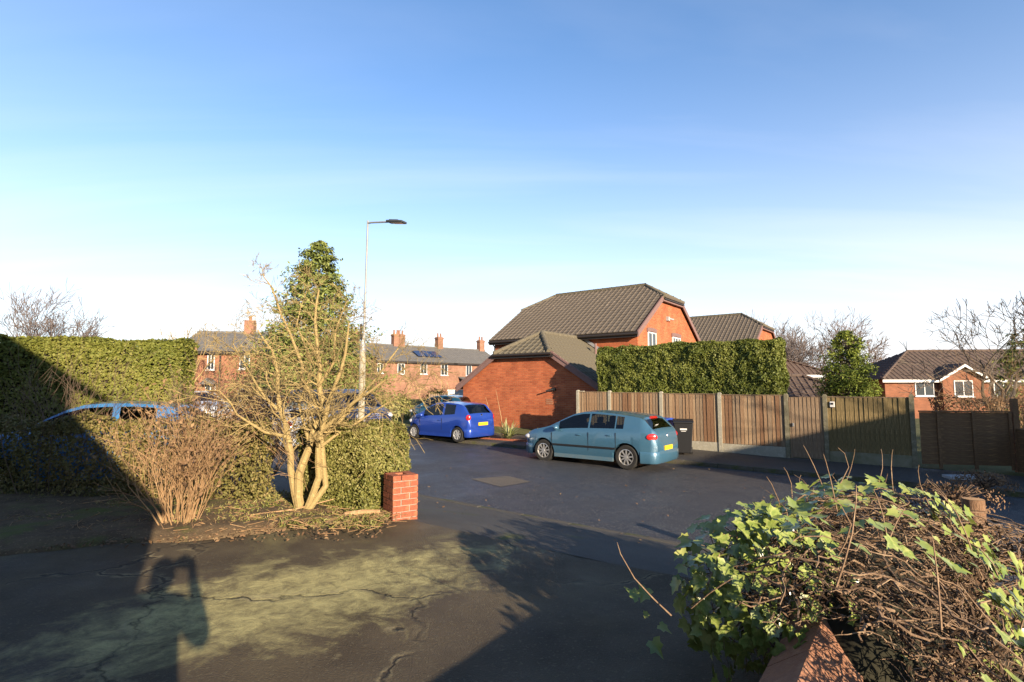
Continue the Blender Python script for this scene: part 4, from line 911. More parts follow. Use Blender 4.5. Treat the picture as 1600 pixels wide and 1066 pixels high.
for pts in (((-.03,.035),(-.012,-.035),(0,0.0),(.012,-.035),(.03,.035)),((-.012,.04),(0,.012),(.012,.04))): b.tube([(.012,x_,z_) for x_,z_ in pts],.005,4)
b.build('badge_letters',K['chrome'],o)
b=MB(); b.box((-1.715,0,1.325),(.06,.4,.03),Matrix.Rotation(R(-35),3,'Y')); b.build('brake_lamp',K['red_lamp'],gc)
b=MB(); b.box((-1.90,0.25,1.14),(.004,.16,.06),Matrix.Rotation(R(-48),3,'Y')); b.build('window_sticker',K['white_paint'],gc)
ang=R(180-38); cx,cy=centre((-2.02,20.0),AYGO,ang,1)
ac=car('parked_car','small bright royal blue hatchback parked by the garage planting bed',at(cx,cy,.02),ang,AYGO,paint('paint_royal_blue',(.018,.06,.36)),rimm=K['hub_silver'])
badge(ac,-1.655,0,.98,.045,-1)
mx_,my_=un(0,0)
ang=R(-36.5); vc=car('parked_car','dark navy people carrier with chrome grille behind the lamp post',at(-7.1,22.4,.02),ang,VAN,paint('paint_navy',(.012,.018,.05)))
b=MB()
for z in (.78,.86,.94): b.box((2.46-.12*(z-.7),0,z),(.05,1.05,.028))
b.build('grille',K['chrome'],vc)
b=MB(); r=.115; b.lathe([(r,-.012),(r,.012),(r*.86,.012),(r*.86,-.012),(r,-.012)],28,'x')
for k in range(3):
    a=PI/2+2*PI*k/3; b.prism([(.0,.018*math.cos(a+PI/2),.018*math.sin(a+PI/2)),(.0,r*.95*math.cos(a),r*.95*math.sin(a)),(.0,.018*math.cos(a-PI/2),.018*math.sin(a-PI/2))],(.014,0,0))
o=b.build('star_badge',K['chrome'],vc); o.location=(2.475,0,.86)
car('parked_car','dark teal hatchback parked beyond the royal blue car',(-3.3,26.4,.32),R(180-30),AYGO,paint('paint_teal',(.012,.075,.13)),rimm=K['hub_silver'])
car('parked_car','light blue hatchback behind the low hedge at left',(-7.35,9.85,.44),R(180+17.5),AYGO,paint('paint_sky_blue',(.06,.22,.46)))
car('parked_car','white tall car with its windscreen facing us at the end of the tall hedge',at(-15.9,27.6),R(-36),SUV,paint('paint_white',(.72,.73,.75)))
sv=car('parked_car','silver hatchback seen from behind between the twiggy shrub and the navy car',at(-7.9,18.55),R(180-40),GOLF,paint('paint_silver',(.5,.52,.55)))
car('parked_car','white car farther along the road behind the silver hatchback',at(-12.2,27.6),R(-36),GOLF,paint('paint_white2',(.74,.74,.74)))
# ---------------------------------------------------------------- bins
def wheelie(loc,rz,m,label,lab):
    t=thing('wheelie_bin',label,'bin',loc,rz,'wheelie bins by the fence')
    b=MB(); b.v=[(-.22,-.25,.06),(.22,-.25,.06),(.22,.22,.06),(-.22,.22,.06),(-.28,-.33,.96),(.28,-.33,.96),(.28,.33,.96),(-.28,.33,.96)]; b.f=[(0,3,2,1),(4,5,6,7),(0,1,5,4),(1,2,6,5),(2,3,7,6),(3,0,4,7)]; b.build('bin_body',m,t,bev=.02)
    b=MB(); b.prism([(-.3,-.37,.965),(-.3,.36,.965),(-.3,.36,1.04),(-.3,.1,1.075),(-.3,-.3,1.04),(-.3,-.37,1.0)],(.6,0,0)); b.build('lid',m,t,bev=.012)
    b=MB(); b.tube([(-.27,.38,1.0),(.27,.38,1.0)],.02,8); b.build('handle',m,t,True)
    for s in (-1,1): b=MB(); b.lathe([(0,-.025),(.1,-.025),(.1,.025),(0,.025)],16,'x'); o=b.build('wheel',K['tyre'],t); o.location=(s*.25,.24,.1)
    if lab:
        b=MB(); b.box((0,-.318,.78),(.2,.004,.05),Matrix.Rotation(R(5),3,'X')); b.box((0,-.31,.72),(.14,.004,.015),Matrix.Rotation(R(5),3,'X')); b.build('printed_label',K['white_paint'],t)
    return t
X,Y=5.28,16.85; wheelie((X,Y,zroad(X,Y)+.115),R(-15),K['bin_black'],'black wheelie bin with white printed label standing behind the steel blue car',1)
X,Y=4.78,17.45; wheelie((X,Y,zroad(X,Y)+.115),A+R(-6),K['bin_blue'],'blue wheelie bin half hidden by the black bin',0)
# ---------------------------------------------------------------- street lamp
def lamp():
    X,Y=-3.42,12.35; z=zgarden(X,Y,*uv(X,Y)); t=thing('street_lamp','tall thin grey street lamp with dark flat head behind the hedge','street lamp',(X,Y,z),0)
    b=MB(); b.tube([(0,0,-.2),(0,0,2.85)],.074,14); b.build('column_base',K['pole_tan'],t,True)
    b=MB(); b.tube([(0,0,2.85),(0,0,3.15),(.02,0,3.2)],[.074,.045,.027],12); b.tube([(.02,0,3.15),(.05,0,5.92)],[.027,.021],10); b.build('column',K['steel_grey'],t,True)
    b=MB(); b.box((-.03,-.07,3.3),(.06,.02,.35)); b.build('control_plate',K['black_plastic'],t)
    b=MB(); b.tube([(.05,0,5.86),(.14,-.05,5.86),(.62,-.3,5.80)],.022,8); b.build('arm',K['steel_grey'],t,True)
    M_=Matrix.Rotation(R(-27),3,'Z')@Matrix.Rotation(R(9),3,'Y'); b=MB(); b.box((.80,-.39,5.77),(.46,.2,.05),M_); b.box((.76,-.37,5.80),(.26,.13,.05),M_); b.build('lamp_head',K['led_head'],t,bev=.015)
    b=MB(); b.box((.84,-.41,5.738),(.3,.15,.012),M_); b.build('lens',K['clear_lamp'],t)
lamp()
# ---------------------------------------------------------------- hedges, trees, shrubs
hedge('clipped_hedge','tall clipped hedge at left, half in shadow, beyond the light blue car',[(-6.95,11.6),(-14.5,9.3)],1.1,2.62,.5,.06,2600,K['leaf_tall'],11,.10)
hedge('clipped_hedge','large clipped conifer hedge rising above the board fence',[un(-9.6,19.1),un(-3.35,19.1)],1.5,3.55,.12,.075,2400,K['leaf_hedge'],12,.13,round_=.4)
hedge('low_hedge','thin low hedge along the left side of the garden, partly shaded',[(-3.5,7.75),(-5.6,8.05),(-9.8,8.35)],.42,1.2,.52,.045,1900,K['leaf_low'],13,.13,core=False)
hedge('privet_hedge','leafy box shaped hedge ending at the brick pier',[(-1.62,7.28),(-2.8,7.95)],.85,1.17,.52,.036,7500,K['leaf_privet'],14,.10)
def twig_fill(parent_lab,loc,n,h,spread,r,m,seed,name='shrub_stems',fan=.5,lev=1,kids=3,cat='shrub',label='',leafm=None,nleaf=0,up=.05,lean=(0,0)):
    rg=random.Random(seed); t=thing(name,label,cat,loc); b=MB(); tips=[]
    for i in range(n):
        w=rg.random()*2*PI; rr=rg.random()**.6; p=Vector((math.cos(w)*spread*rr,math.sin(w)*spread*rr,-.05)); d=Vector((math.cos(w)*fan*rr+rg.gauss(0,.1)+lean[0],math.sin(w)*fan*rr+rg.gauss(0,.1)+lean[1],1))
        grow(b,p,d,h*rg.uniform(.45,.75),r*rg.uniform(.6,1.2),lev,rg,.5,up,kids,4,.1,tips,.0022,.6)
    b.build('stems',m,t,True)
    if leafm:
        rn=np.random.default_rng(seed); P=[]
        for i in range(nleaf): q,d=rg.choice(tips); P.append((q.x+rg.gauss(0,.05),q.y+rg.gauss(0,.05),q.z+rg.gauss(0,.07)))
        leafcloud('leaves',P,[(0,0,1)]*len(P),.05,leafm,t,flat=1,seed=seed)
    return t
twig_fill('',(-3.86,6.4,.5),40,1.22,.15,.010,K['twig_straw'],21,'coppiced_shrub',.5,2,4,label='straw coloured many stemmed shrub with a few dry leaves',leafm=K['leaf_dry'],nleaf=1100)
twig_fill('',(-4.15,8.35,.5),80,1.55,.35,.011,K['twig_brown'],22,'twiggy_shrub',.45,2,5,label='dense dark brown twiggy shrub left of the pale stemmed tree',leafm=K['leaf_dry'],nleaf=2600)
twig_fill('',(-7.0,8.35,.5),26,1.75,.5,.009,K['twig_brown'],23,'twiggy_shrub',.4,2,3,label='bare brown twigs rising above the low hedge before the light blue car')
twig_fill('',(-2.6,7.75,.5),34,1.0,.35,.008,K['twig_straw'],24,'twiggy_shrub',.5,2,3,label='low tangle of pale twigs at the foot of the hedge')
def multi_stem():
    t=thing('bare_tree','pale bare multi stemmed tree in the front garden, lit by the sun','tree',(-2.73,7.16,.5)); rg=random.Random(5)
    k=.00848
    def pt(px,py,dy): return Vector(((px-470)*k*(1+dy/7.1),dy,(805-py)*k*(1+dy/7.1)))
    stems=[([(470,812),(462,745),(478,700),(492,655),(488,610),(484,560),(478,510),(482,460)],.062,0.05,.1),([(474,812),(500,745),(500,700),(512,650),(528,600),(545,550),(552,500)],.05,-.05,-.35),
      ([(468,812),(448,740),(440,690),(425,650),(418,600),(405,560),(380,530)],.05,.05,.3),([(486,690),(520,660),(560,625),(610,590),(650,565)],.036,-.1,-.45),([(475,812),(508,760),(497,690),(535,650),(575,600),(605,555)],.045,-.1,.2),
      ([(440,690),(410,680),(370,650),(345,610)],.026,.1,-.2),([(490,640),(460,600),(450,560),(420,500),(400,455),(385,430)],.028,.05,.25),([(488,610),(515,570),(520,520),(540,470)],.026,.05,-.2),
      ([(478,700),(455,640),(470,580),(440,520),(450,470)],.024,.05,.4),([(500,700),(545,670),(590,640),(640,620)],.022,-.05,.3),([(425,650),(390,610),(365,570),(350,545)],.02,.1,.1)]
    tr=MB(); cr=MB()
    for pts,r,d0,d1 in stems:
        P=[pt(x,y,d0+(d1-d0)*i/(len(pts)-1)) for i,(x,y) in enumerate(pts)]; Q=[]
        for a,c in zip(P[:-1],P[1:]):   # smooth wobble between traced joints
            Q+= [a,(a+c)/2+Vector((rg.gauss(0,.018),rg.gauss(0,.02),0))]
        Q.append(P[-1]); n=len(Q); rad=[max(.006,r*(1-.8*i/(n-1))) for i in range(n)]
        tr.tube(Q,rad,8)
        for i in range(2 if r>.04 else 1,n):
            d=(Q[i]-Q[i-1]).normalized()
            if Q[i].z<.75: continue
            for q in range(3 if i>n*.35 else 2):
                s=Vector((rg.gauss(0,1),rg.gauss(0,1),rg.gauss(0,.7))); s-=d*s.dot(d); s.normalize()
                hh=max(.35,min(1,1.35-.3*Q[i].z)); grow(cr,Q[i],d*.6+s*.8,rg.uniform(.22,.55)*hh,max(.005,rad[i]*.4),2,rg,.8,.02,4,4,.22,None,.0024,.62)
    tr.build('trunk',K['bark_tan'],t,True); cr.build('crown',K['bark_tan'],t,True)
multi_stem()
conifer('conifer_tree','tall ragged conifer rising behind the pale bare tree',(-11.6,32,.3),10.6,4.7,K['leaf_conifer'],31,.24,36000,power=.7)
conifer('conifer_tree','bright bushy conifer behind the mossy fence panel',(13.9,22.4,-.3),4.75,1.6,K['leaf_conifer2'],32,.12,26000,power=.5)
bare_tree('bare_tree','broad bare tree above the tall hedge at the left edge',(-25,29,.3),6.0,.2,7,4,K['twig_lilac'],41,.7,.10,4,minr=.010,ratio=.7)
bare_tree('bare_tree','small pale bare tree over the end of the tall hedge',(-19.6,33,.3),5.6,.12,6,3,K['bark_tan'],42,.6,.12,3,minr=.012)
bare_tree('bare_tree','bare tree behind the far roof right of the hedge',(24.5,50,-1),7.9,.3,8,4,K['twig_lilac'],43,.65,.12,4,minr=.013,ratio=.72)
bare_tree('bare_tree','wide brown bare tree behind the bright conifer',(31.5,53,-1),8.6,.32,9,4,K['twig_brown'],44,.75,.08,4,minr=.013,ratio=.72)
bare_tree('bare_tree','dense bare tree between the far roofs',(27.8,56,-1),7.9,.3,8,4,K['twig_lilac'],47,.75,.08,4,minr=.013,ratio=.72)
bare_tree('bare_tree','dark crooked bare tree leaning over the right end fence',(17.2,19.2,-.2),5.1,.12,6,4,K['bark_grey'],45,.8,.10,3,minr=.009,ratio=.68,wob=.24)
bare_tree('bare_tree','bare tree at the right edge with reddish stems at its foot',(15.9,16.4,-.2),5.0,.09,5,4,K['bark_grey'],46,.5,.14,3,minr=.008,ratio=.66,wob=.22)
bare_tree('bare_tree','bare garden tree right of the drive, out of frame',(16.3,6.0,.2),6.0,.12,6,3,K['bark_grey'],48,.6,.12,3,minr=.012)
conifer('evergreen_tree','dark evergreen at the far right edge behind the bare trees',(19.5,20.5,-.3),4.6,1.6,K['leaf_conifer'],33,.16,6000,power=.4)
twig_fill('',(14.6,16.0,-.1),44,2.6,.4,.014,K['twig_straw'],25,'twiggy_shrub',.35,2,3,label='tangle of reddish upright stems at the right edge behind the dark fence')
for i,(x,y,rx,rzz,lab,m) in enumerate([(-6.6,29.5,2.0,1.7,'pale grey green rounded bush beyond the navy car','leaf_privet'),(-10.5,28.5,2.3,1.7,'brown leafless bush behind the silver hatchback','leaf_dry'),(-14.6,31,2.4,1.6,'olive bush behind the tall white car','leaf_privet'),(-6.2,46,1.9,1.9,'green bush in front of the terrace extension','leaf_conifer2'),(-17.8,35.5,1.6,1.5,'green bush before the old red house','leaf_conifer2'),(-13.0,42,3.6,2.3,'brown scrub in front of the far terrace','leaf_dry'),(15.9,24.0,1.3,1.6,'dull green bush right of the bright conifer','leaf_privet')]):
    bush('garden_bush',lab,(x,y,.2 if x<0 else -.6),(rx,rx*.8,rzz),K[m],60+i,.11,3600)
for i,(x0,y0,x1,y1,h) in enumerate([(18.5,24.5,24.5,23.5,2.0)]):
    hedge('twiggy_hedge','brown leafless hedge behind the right end fence',[(x0-4.2,y0-6.2),(x1-3.5,y1-6.2)],.8,h,-.2,.07,420,K['leaf_dry'],71,.2,core=False)
# planting bed at the garage: brick edging, strap leaves, small plants
def bed():
    a=Vector((-2.2,21.55)); b_=Vector((2.3,18.85)); d=b_-a; L_=d.length; ang=math.atan2(d.y,d.x); t=thing('brick_edging','low red brick edging of the bed below the garage wall','edging',(a.x,a.y,.12),ang)
    bm=MB(); bm.box((0,0,.055),(.215,.1,.11)); me=bm.mesh('brick'); me.materials.append(K['brick1'])
    n=int(L_/.225)
    for i in range(n): o=link('brick',me,None,t); o.location=(.1125+i*.225,0,rng.uniform(-.006,.006)); o.rotation_euler=(0,0,rng.uniform(-.02,.02))
    # strap leaved clumps
    for q,(x,y,sz,lab) in enumerate([(-.15,20.75,1.0,'spiky strap leaved plant in the middle of the garage bed'),(.95,20.3,.55,'small grassy clump right of the spiky plant in the bed'),(-1.25,21.6,.6,'grassy clump nearest the royal blue car in the bed'),(1.9,19.75,.6,'straw coloured grass clump at the right end of the bed')]):
        r=random.Random(80+q); tt=thing('strap_plant',lab,'plant',(x,y,.2)); b=MB()
        for i in range(100):
            w=r.random()*2*PI; ln=sz*r.uniform(.5,1.0); e=r.uniform(.5,1.35); pw=.026*sz+.008
            p0=Vector((0,0,0)); side=Vector((-math.sin(w),math.cos(w),0))*pw; k=len(b.v)
            for s in range(5):
                f=s/4; rr=ln*math.cos(e)*f+.04; z=ln*math.sin(e)*f-ln*.45*f*f*math.cos(e); c=Vector((math.cos(w)*rr,math.sin(w)*rr,z)); ww=side*(1-f**2*.95); b.v+= [tuple(c-ww),tuple(c+ww)]
            for s in range(4): b.f.append((k+2*s,k+2*s+1,k+2*s+3,k+2*s+2))
        o=b.build('leaves',K['leaf_strap'],tt,True); a=o.data.attributes.new('rnd','FLOAT','FACE'); a.data.foreach_set('value',[r.random() for _ in o.data.polygons])
    r=random.Random(9)
    for q,(x,y) in enumerate([(-.75,21.5),(-.35,21.6)]):
        tt=thing('dry_stalk',['tall dry plant stalk leaning against the garage wall, left one','tall dry plant stalk leaning against the garage wall, right one'][q],'plant',(x,y,.25)); b=MB(); b.tube([(0,0,0),(-.08,.1,.7),(-.3,.2,1.5+.3*q)],[.02,.015,.006],5); b.build('stalk',K['twig_straw'],tt,True)
bed()
# grass and twig litter in the soil bed
def litter():
    r=np.random.default_rng(3); P=[]
    while len(P)<11000:
        x=r.uniform(-9,-1.5); y=r.uniform(5.4,8.3)
        if y<6.25+.2*(x+2)*-.25 or noise.noise((x*.9,y*.9,7))<-.12: continue
        P.append((x,y,.57+r.uniform(-.02,.03)))
    o=leafcloud('grass_tufts',P,[(.3,-.6,.5)]*len(P),.075,K['leaf_privet'],None,asp=.16,flat=.8,seed=4); prop(o,'thin winter grass in the soil bed','grass',kind='stuff')
    b=MB(); rg=random.Random(12)
    for i in range(700):
        x=rg.uniform(-6,-1.4); y=5.9+rg.random()*1.7+(-x-2)*.05; w=rg.random()*PI; l=rg.uniform(.05,.22); z=.58+rg.random()*.03
        b.tube([(x,y,z),(x+math.cos(w)*l,y+math.sin(w)*l,z+rg.uniform(-.01,.03))],.0035,3,False)
    prop(b.build('twig_litter',K['twig_straw'],None),'dry broken twigs strewn over the soil bed','litter',kind='stuff')
    P=[]
    while len(P)<2600:
        x=r.uniform(-6.5,-1.4); y=5.75+r.uniform(0,2.2)+(-x-2)*-.12
        P.append((x,y,.575+r.uniform(-.015,.02)))
    prop(leafcloud('leaf_litter',P,[(0,0,1)]*len(P),.04,K['leaf_dry'],None,flat=.5,seed=8),'brown dead leaves covering the soil bed','litter',kind='stuff')
    for i,(x,y,l,a,lab) in enumerate([(-2.05,6.78,.42,.25,'short cut log lying in front of the hedge'),(-3.2,6.75,1.05,.5,'long dry stick lying on the soil between shrub and tree')]):
        b=MB(); b.tube([(0,0,0),(l*math.cos(a)/2,l*math.sin(a)/2,.02),(l*math.cos(a),l*math.sin(a),.01+.1*i)],[.035-.024*i,.033-.024*i,.03-.024*i],7); o=b.build('fallen_branch',K['twig_straw'],None,True); o.location=(x,y,.59); prop(o,lab,'branch')
    # leaves blown over the road and pavement
    P=[]
    for i in range(170):
        x=r.uniform(-3,6); y=r.uniform(7,15); u,n=uv(x,y)
        if n<5: continue
        P.append((x,y,(zroad(x,y)+.062 if NK<n<FK else zgarden(x,y,u,n)+.02) if n<FK else zfar(x,y,u,n)+.02))
    prop(leafcloud('fallen_leaves',P,[(0,0,1)]*len(P),.05,K['leaf_dry'],None,flat=.25,seed=6),'scattered dry leaves on the road and pavement','leaves',kind='stuff')
litter()
# ---------------------------------------------------------------- ivy wall at right
def ivy():
    rg=random.Random(17); a=Vector((.43,1.25)); d=Vector((NX,NY)); L_=3.6; an=math.atan2(d.y,d.x)
    w=thing('garden_wall','low wall with terracotta coping under the ivy at lower right','wall',(a.x,a.y,.25),an)
    b=MB(); b.b2(0,L_,-.11,.11,0,.66); b.build('wall',K['brick_orange'],w)
    for i in range(8):
        x0=i*L_/8+.004; x1=(i+1)*L_/8-.004; b=MB(); b.prism([(x0,-.17,.66),(x0,.17,.66),(x0,.17,.70),(x0,.0,.82),(x0,-.17,.70)],(x1-x0,0,0)); b.build('coping_stone',K['terracotta'],w)
    t=thing('ivy','tangled ivy mound sprawling over the low wall at lower right','ivy',(0,0,0))
    side=Vector((d.y,-d.x))
    def surf(s,ph,k=1):   # mound surface: s along the wall, ph around
        e=max(.12,1-(max(0,abs(s-2.15)-1.05)/1.25)**2) if abs(s-2.15)<2.3 else .12
        r=.56*math.sqrt(e)*k*(1+.18*noise.noise((s*1.7,ph*1.3,2))); c=a+d*s
        v=c+side*(math.cos(ph)*r*1.15+.10); return Vector((v.x,v.y,.90+.02*s*0+math.sin(ph)*r*.92))
    # woody stems: long curling runners over and inside the mound
    st=MB()
    for i in range(640):
        s=rg.uniform(.8,4.15); ph=rg.uniform(-.5,PI+.4 if s>1.75 else (2.3 if s>1.25 else .9)); k=rg.uniform(.5,1.03); pts=[]; th=rg.random()*2*PI; n=rg.randint(7,17); cv=rg.gauss(0,.22); stp=rg.uniform(.028,.055)
        for j in range(n):
            pts.append(surf(s,ph,k)+Vector((rg.gauss(0,.006),rg.gauss(0,.006),rg.gauss(0,.006)))); s+=math.cos(th)*stp; ph+=math.sin(th)*stp/.5; th+=cv+rg.gauss(0,.22); cv=cv*.9+rg.gauss(0,.10); k=min(1.07,max(.45,k+rg.gauss(0,.022)))
            if (s<1.6 and ph>2.4) or (s<1.2 and ph>1.0): break
        if len(pts)<4: continue
        r=rg.choice((.0022,.0028,.0035,.0045,.007)); n=len(pts); st.tube(pts,[r*(1-.5*j/n) for j in range(n)],4,False)
    for i in range(34):  # shoots standing clear of the mound
        s=rg.uniform(1.0,4.4); ph=rg.uniform(.3,2.9); p=surf(s,ph,.98); q=Vector((rg.gauss(0,.1),rg.gauss(0,.1),rg.uniform(.12,.32))); e=Vector((rg.gauss(0,.05),rg.gauss(0,.05),0)); st.tube([p,p+q*.3+e*.6,p+q*.65+e,p+q+e*.4,p+q*1.15-e*.3],[.004,.0035,.003,.0022,.0015],4,False)
    st.build('stems',K['ivy_stem'],t,True)
    # dry litter inside, darkened so the gaps between stems look shaded
    P=[];Q=[]
    for i in range(11000):
        s=rg.uniform(.8,4.2); ph=rg.uniform(-.4,PI+.4 if s>1.8 else (2.3 if s>1.3 else .9)); k=rg.uniform(.55,.95); p=surf(s,ph,k); P.append(p); Q.append((0,0,1))
    dl=leafcloud('dry_litter',P,Q,.04,K['leaf_dead_shade'],t,asp=.22,flat=1,seed=2); prop(dl,kind='stuff')
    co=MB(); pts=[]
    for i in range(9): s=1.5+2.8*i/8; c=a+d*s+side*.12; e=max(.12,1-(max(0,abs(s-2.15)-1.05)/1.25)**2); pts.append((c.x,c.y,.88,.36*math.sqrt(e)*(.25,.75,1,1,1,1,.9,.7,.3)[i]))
    co.tube([p[:3] for p in pts],[p[3] for p in pts],10); co.build('inner_mass',K['core'],t,True)  # dark filler, shade inside the mound put into its colour
    # leaves: five lobed, slightly folded
    metas=[]
    for v in range(4):
        b=MB(); r=random.Random(v); out=[(0,-.04),(.16,-.16),(.46,-.05),(.34,.16),(.42,.42),(.18,.46),(0,.9),(-.18,.46),(-.42,.42),(-.34,.16),(-.46,-.05),(-.16,-.16)]
        b.v=[(0,.2,-.05)]+[(x*r.uniform(.9,1.1),y*r.uniform(.9,1.1),.10*abs(x)+.06*y*y*-1+r.uniform(-.02,.02)) for x,y in out]
        n=len(out); b.f=[(0,1+i,1+(i+1)%n) for i in range(n)]
        me=b.mesh('ivy_leaf',True); me.materials.append(K['leaf_ivy']); metas.append(me)
    rest=MB(); rest_st=MB(); rest_st2=MB()
    def dens(s,ph):
        # leafy on the road end and the drive flank, bare tangle on top centre
        if ph>1.75: return 1.0
        if s>3.5: return .8
        if ph<.7: return .45
        return .28
    lst=[]
    while len(lst)<880:
        s=rg.uniform(.6,4.35); ph=rg.uniform(-.5,PI+.55)
        if rg.random()>dens(s,ph) or (s<1.7 and ph>1.0): continue
        p=surf(s,ph,rg.uniform(.97,1.2)); o=surf(s,ph,1.4)-surf(s,ph,.8); lst.append((p,o.normalized()))
    for q in ((-.55,.0),(-.42,.12),(-.5,-.12),(-.3,-.05),(-.62,.08)): # trailing runner on the drive side
        lst.append((Vector((.92+q[0]*.3,3.2+q[1],.86+q[1]*.8)),Vector((.2,-.7,.6))))
    # leafy bulge hanging over the drive side, facing the low sun
    C=Vector((1.36,3.05,1.06)); n0=len(lst)
    while len(lst)<n0+420:
        v=Vector((rg.gauss(0,1),rg.gauss(0,1),rg.gauss(0,1))).normalized()
        if v.y>.55 or v.x>.75 or v.z<-.75: continue
        k=rg.uniform(.78,1.1)*(1+.2*noise.noise((v.x*2,v.y*2,v.z*2))); lst.append((C+Vector((v.x*.40*k,v.y*.5*k,v.z*.42*k)),(v+Vector((.3,-.6,.3))).normalized()))
    for i in range(60):
        v=Vector((rg.gauss(0,1),rg.gauss(0,1),rg.gauss(0,1))).normalized(); pts=[C+Vector((v.x*.4*q,v.y*.5*q,v.z*.42*q))+Vector((rg.gauss(0,.03),rg.gauss(0,.03),rg.gauss(0,.03))) for q in (.2,.5,.8,1.02)]; rest_st.tube(pts,[.005,.004,.003,.002],4,False)
    rest_st.build('runners',K['ivy_stem'],t,True)
    for i in range(110):   # glossy leaves on the near right flank
        p=Vector((1.55+rg.random()*1.5,1.45+rg.random()*1.5,.55+rg.random()*.5)); lst.append((p,Vector((.1,-.6,.75)).normalized()))
    for i in range(70):
        p=Vector((1.5+rg.random()*1.4,1.5+rg.random()*1.3,.45)); q=Vector((rg.gauss(0,.18),rg.gauss(0,.18),rg.uniform(.15,.5))); rest_st2.tube([p,p+q*.4+Vector((rg.gauss(0,.04),rg.gauss(0,.04),0)),p+q*.8+Vector((rg.gauss(0,.05),rg.gauss(0,.05),0)),p+q*1.05],[.004,.0035,.003,.002],4,False)
    prop(rest_st2.build('fine_runners',K['ivy_stem'],t,True),kind='stuff')
    lst.sort(key=lambda e:(e[0]-Vector((0,0,2.15))).length)
    for i,(p,o) in enumerate(lst):
        nn=(o+Vector((rg.gauss(0,.35),rg.gauss(0,.35)-.25,rg.gauss(0,.3)+.25))).normalized(); tdir=Vector((rg.gauss(0,1),rg.gauss(0,1),-.9)); tdir=(tdir-nn*tdir.dot(nn)).normalized(); x=tdir.cross(nn)
        sc=rg.uniform(.045,.11); M_=Matrix((x,tdir,nn)).transposed()
        if i<300:
            l=bpy.data.objects.new('ivy_leaf',metas[i%4]); COL.objects.link(l); l.parent=t; l.location=p; l.rotation_mode='QUATERNION'; l.rotation_quaternion=M_.to_quaternion(); l.scale=(sc,)*3
        else:
            me=metas[i%4]; k=len(rest.v); rest.v+=[tuple(p+M_@(Vector(v.co)*sc)) for v in me.vertices]; rest.f+=[tuple(k+j for j in f.vertices) for f in me.polygons]
    prop(rest.build('leaves',K['leaf_ivy'],t,True),kind='stuff')
    # second, lower tangle beyond the end of the wall
    C2=Vector((3.35,4.1,.72)); tb=MB(); P=[]
    for i in range(260):
        v=Vector((rg.gauss(0,1),rg.gauss(0,1),abs(rg.gauss(0,1))+.1)).normalized(); th=rg.random()*6; pts=[]; k=rg.uniform(.6,1.05)
        for j in range(10):
            pts.append(C2+Vector((v.x*.8*k,v.y*.6*k,v.z*.5*k))); e=Vector((math.cos(th),math.sin(th),math.sin(th*1.7)*.6)); v=(v+e*.09).normalized(); th+=rg.gauss(0,.5)
        tb.tube(pts,[.004*(1-.05*j) for j in range(10)],4,False)
    tb.build('lower_stems',K['ivy_stem'],t,True)
    for i in range(2600):
        v=Vector((rg.gauss(0,1),rg.gauss(0,1),abs(rg.gauss(0,1)))).normalized(); k=rg.uniform(.5,.97); P.append(C2+Vector((v.x*.8*k,v.y*.6*k,v.z*.5*k)))
    prop(leafcloud('lower_litter',P,[(0,0,1)]*len(P),.05,K['leaf_dead_shade'],t,asp=.35,flat=1,seed=5),kind='stuff')
    # sawn post in the plot beyond
    p=thing('sawn_post','short sawn timber post with pale cut top beyond the ivy','post',(4.22,5.05,.2)); b=MB(); b.lathe([(.09,0),(.086,.5),(.084,.93),(.0,.93)],18); b.build('post_shaft',mat('post_wood',(.34,.19,.10),.9,[(.22,.12,.065),(.42,.26,.15)],9,.8,30,stretch=(8,8,1)),p,True,40); b=MB(); b.lathe([(.081,.932),(.0,.936)],18); b.build('cut_face',K['cut_wood'],p)
    b=MB(); b.prism([(-.5,-.2,0),(.45,-.28,0),(.55,.15,0),(-.35,.22,0)],(0,0,.06)); o=b.build('broken_slab',K['stone']); o.location=(10.6,12.9,.02); o.rotation_euler=(0,0,.1); prop(o,'pale broken paving slab lying on the soil by the end fence','slab')
ivy()
for i,(x,y,rx,rz_,lab) in enumerate([(3.75,4.55,.55,.5,'leafy brown weeds in front of the sawn post'),(4.6,6.6,.5,.45,'low brown weeds behind the sawn post'),(7.6,9.5,.7,.4,'low brown weeds on the shaded plot'),(9.6,11.2,.6,.35,'low brown weeds near the broken slab')]):
    bush('weeds',lab,(x,y,.1),(rx,rx,rz_),K['leaf_dry'],90+i,.05,700,cat='weeds')
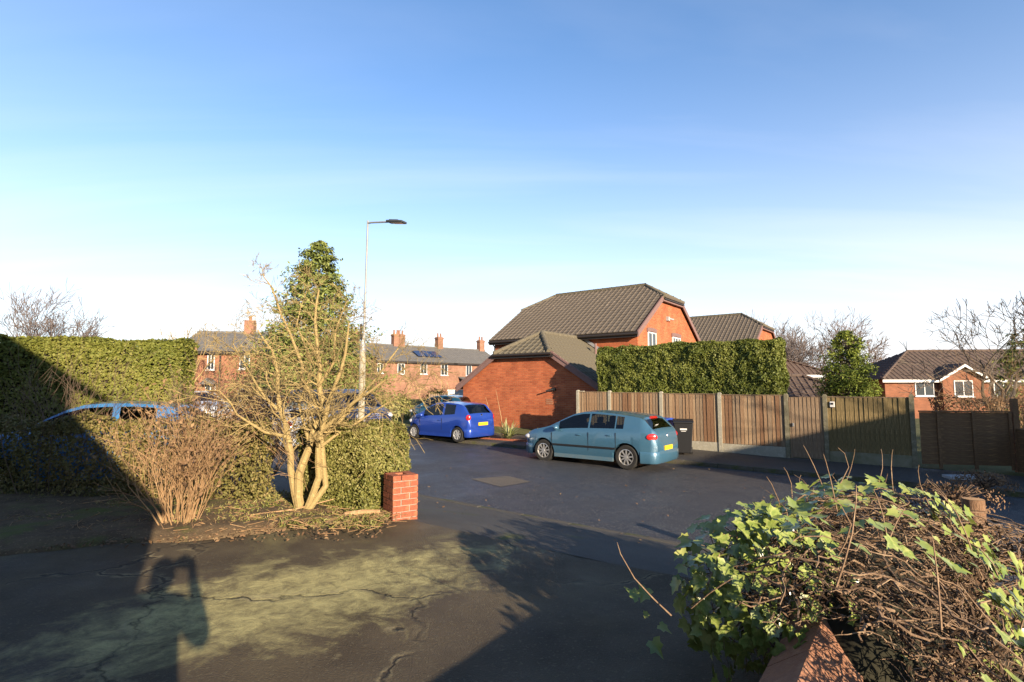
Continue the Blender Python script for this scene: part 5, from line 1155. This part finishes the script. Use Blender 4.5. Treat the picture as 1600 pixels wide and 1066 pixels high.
# ---------------------------------------------------------------- the photographer (only the shadow shows)
def photographer():
    t=thing('person','person in dark coat holding a camera to the face with both hands','person',(-.02,-.40,.585),0)
    J={'pel':(0,0,.90),'spine':(0,-.02,1.12),'chest':(0,-.02,1.30),'neck':(0,.0,1.43),'head0':(0,.03,1.50),'head1':(0,.05,1.60),
       'shl':(-.19,-.01,1.36),'ell':(-.27,.10,1.12),'wrl':(-.12,.27,1.45),'shr':(.19,-.01,1.36),'elr':(.30,.10,1.14),'wrr':(.12,.27,1.46),
       'hipl':(-.10,0,.86),'knl':(-.13,.03,.48),'anl':(-.14,-.02,.09),'tol':(-.16,.14,.035),'hipr':(.10,0,.86),'knr':(.13,.03,.48),'anr':(.15,-.02,.09),'tor':(.18,.14,.035)}
    r={'pel':.155,'spine':.14,'chest':.155,'neck':.058,'head0':.085,'head1':.10,'shl':.075,'ell':.055,'wrl':.036,'shr':.075,'elr':.055,'wrr':.036,'hipl':.10,'knl':.07,'anl':.05,'tol':.04,'hipr':.10,'knr':.07,'anr':.05,'tor':.04}
    E_=[('pel','spine'),('spine','chest'),('chest','neck'),('neck','head0'),('head0','head1'),('chest','shl'),('shl','ell'),('ell','wrl'),('chest','shr'),('shr','elr'),('elr','wrr'),('pel','hipl'),('hipl','knl'),('knl','anl'),('anl','tol'),('pel','hipr'),('hipr','knr'),('knr','anr'),('anr','tor')]
    # fingers: five short chains on each hand, curled round the camera body
    for s,wn in ((-1,'wrl'),(1,'wrr')):
        wx_,wy_,wz_=J[wn]; J[wn+'p']=(s*.095,.31,wz_+.06); r[wn+'p']=.034; E_.append((wn,wn+'p'))
        for k in range(5):
            base=(s*(.095-.004*k),.315,wz_+.045+.018*(k-1)) if k else (s*.085,.29,wz_+.05)
            tip1=(s*.082,.355 if k else .27,base[2]+.02); tip2=(s*.055,.372 if k else .262,base[2]+.022)
            prev=wn+'p'
            for j,(pp,rr) in enumerate(((tip1,.0095),(tip2,.008))):
                nm=f'{wn}f{k}{j}'; J[nm]=pp; r[nm]=rr; E_.append((prev,nm)); prev=nm
    keys=list(J); me=bpy.data.meshes.new('body'); me.from_pydata([J[k] for k in keys],[(keys.index(a),keys.index(b)) for a,b in E_],[])
    o=link('body',me,K['cloth'],t); md=o.modifiers.new('skin','SKIN'); sv_=me.skin_vertices[0].data
    for i,k in enumerate(keys): f_=1.0 if r[k]<.04 else 1.22; sv_[i].radius=(r[k]*f_,r[k]*f_); sv_[i].use_root=(k=='pel')
    o.modifiers.new('sub','SUBSURF').render_levels=1
    b=MB(); b.ball((0,.015,1.60),(.088,.10,.095),14,10); b.build('hair',K['hair'],t,True)
    b=MB(); b.ball((0,.10,1.565),(.055,.05,.075),12,8); b.ball((0,.155,1.56),(.014,.02,.018),8,6); b.build('face',K['skin'],t,True)
    # held camera: a thing of its own
    c=thing('photo_camera','black camera held up by the photographer','camera',(0,-.10,2.15)); b=MB(); b.box((0,0,0),(.135,.055,.09)); b.box((0,0,.055),(.05,.05,.03)); b.build('camera_body',K['black_plastic'],c,bev=.008)
    b=MB(); b.lathe([(.0,.03),(.034,.03),(.036,.075),(.03,.078),(.0,.078)],20,'y'); b.build('lens',K['black_plastic'],c,True,40)
photographer()
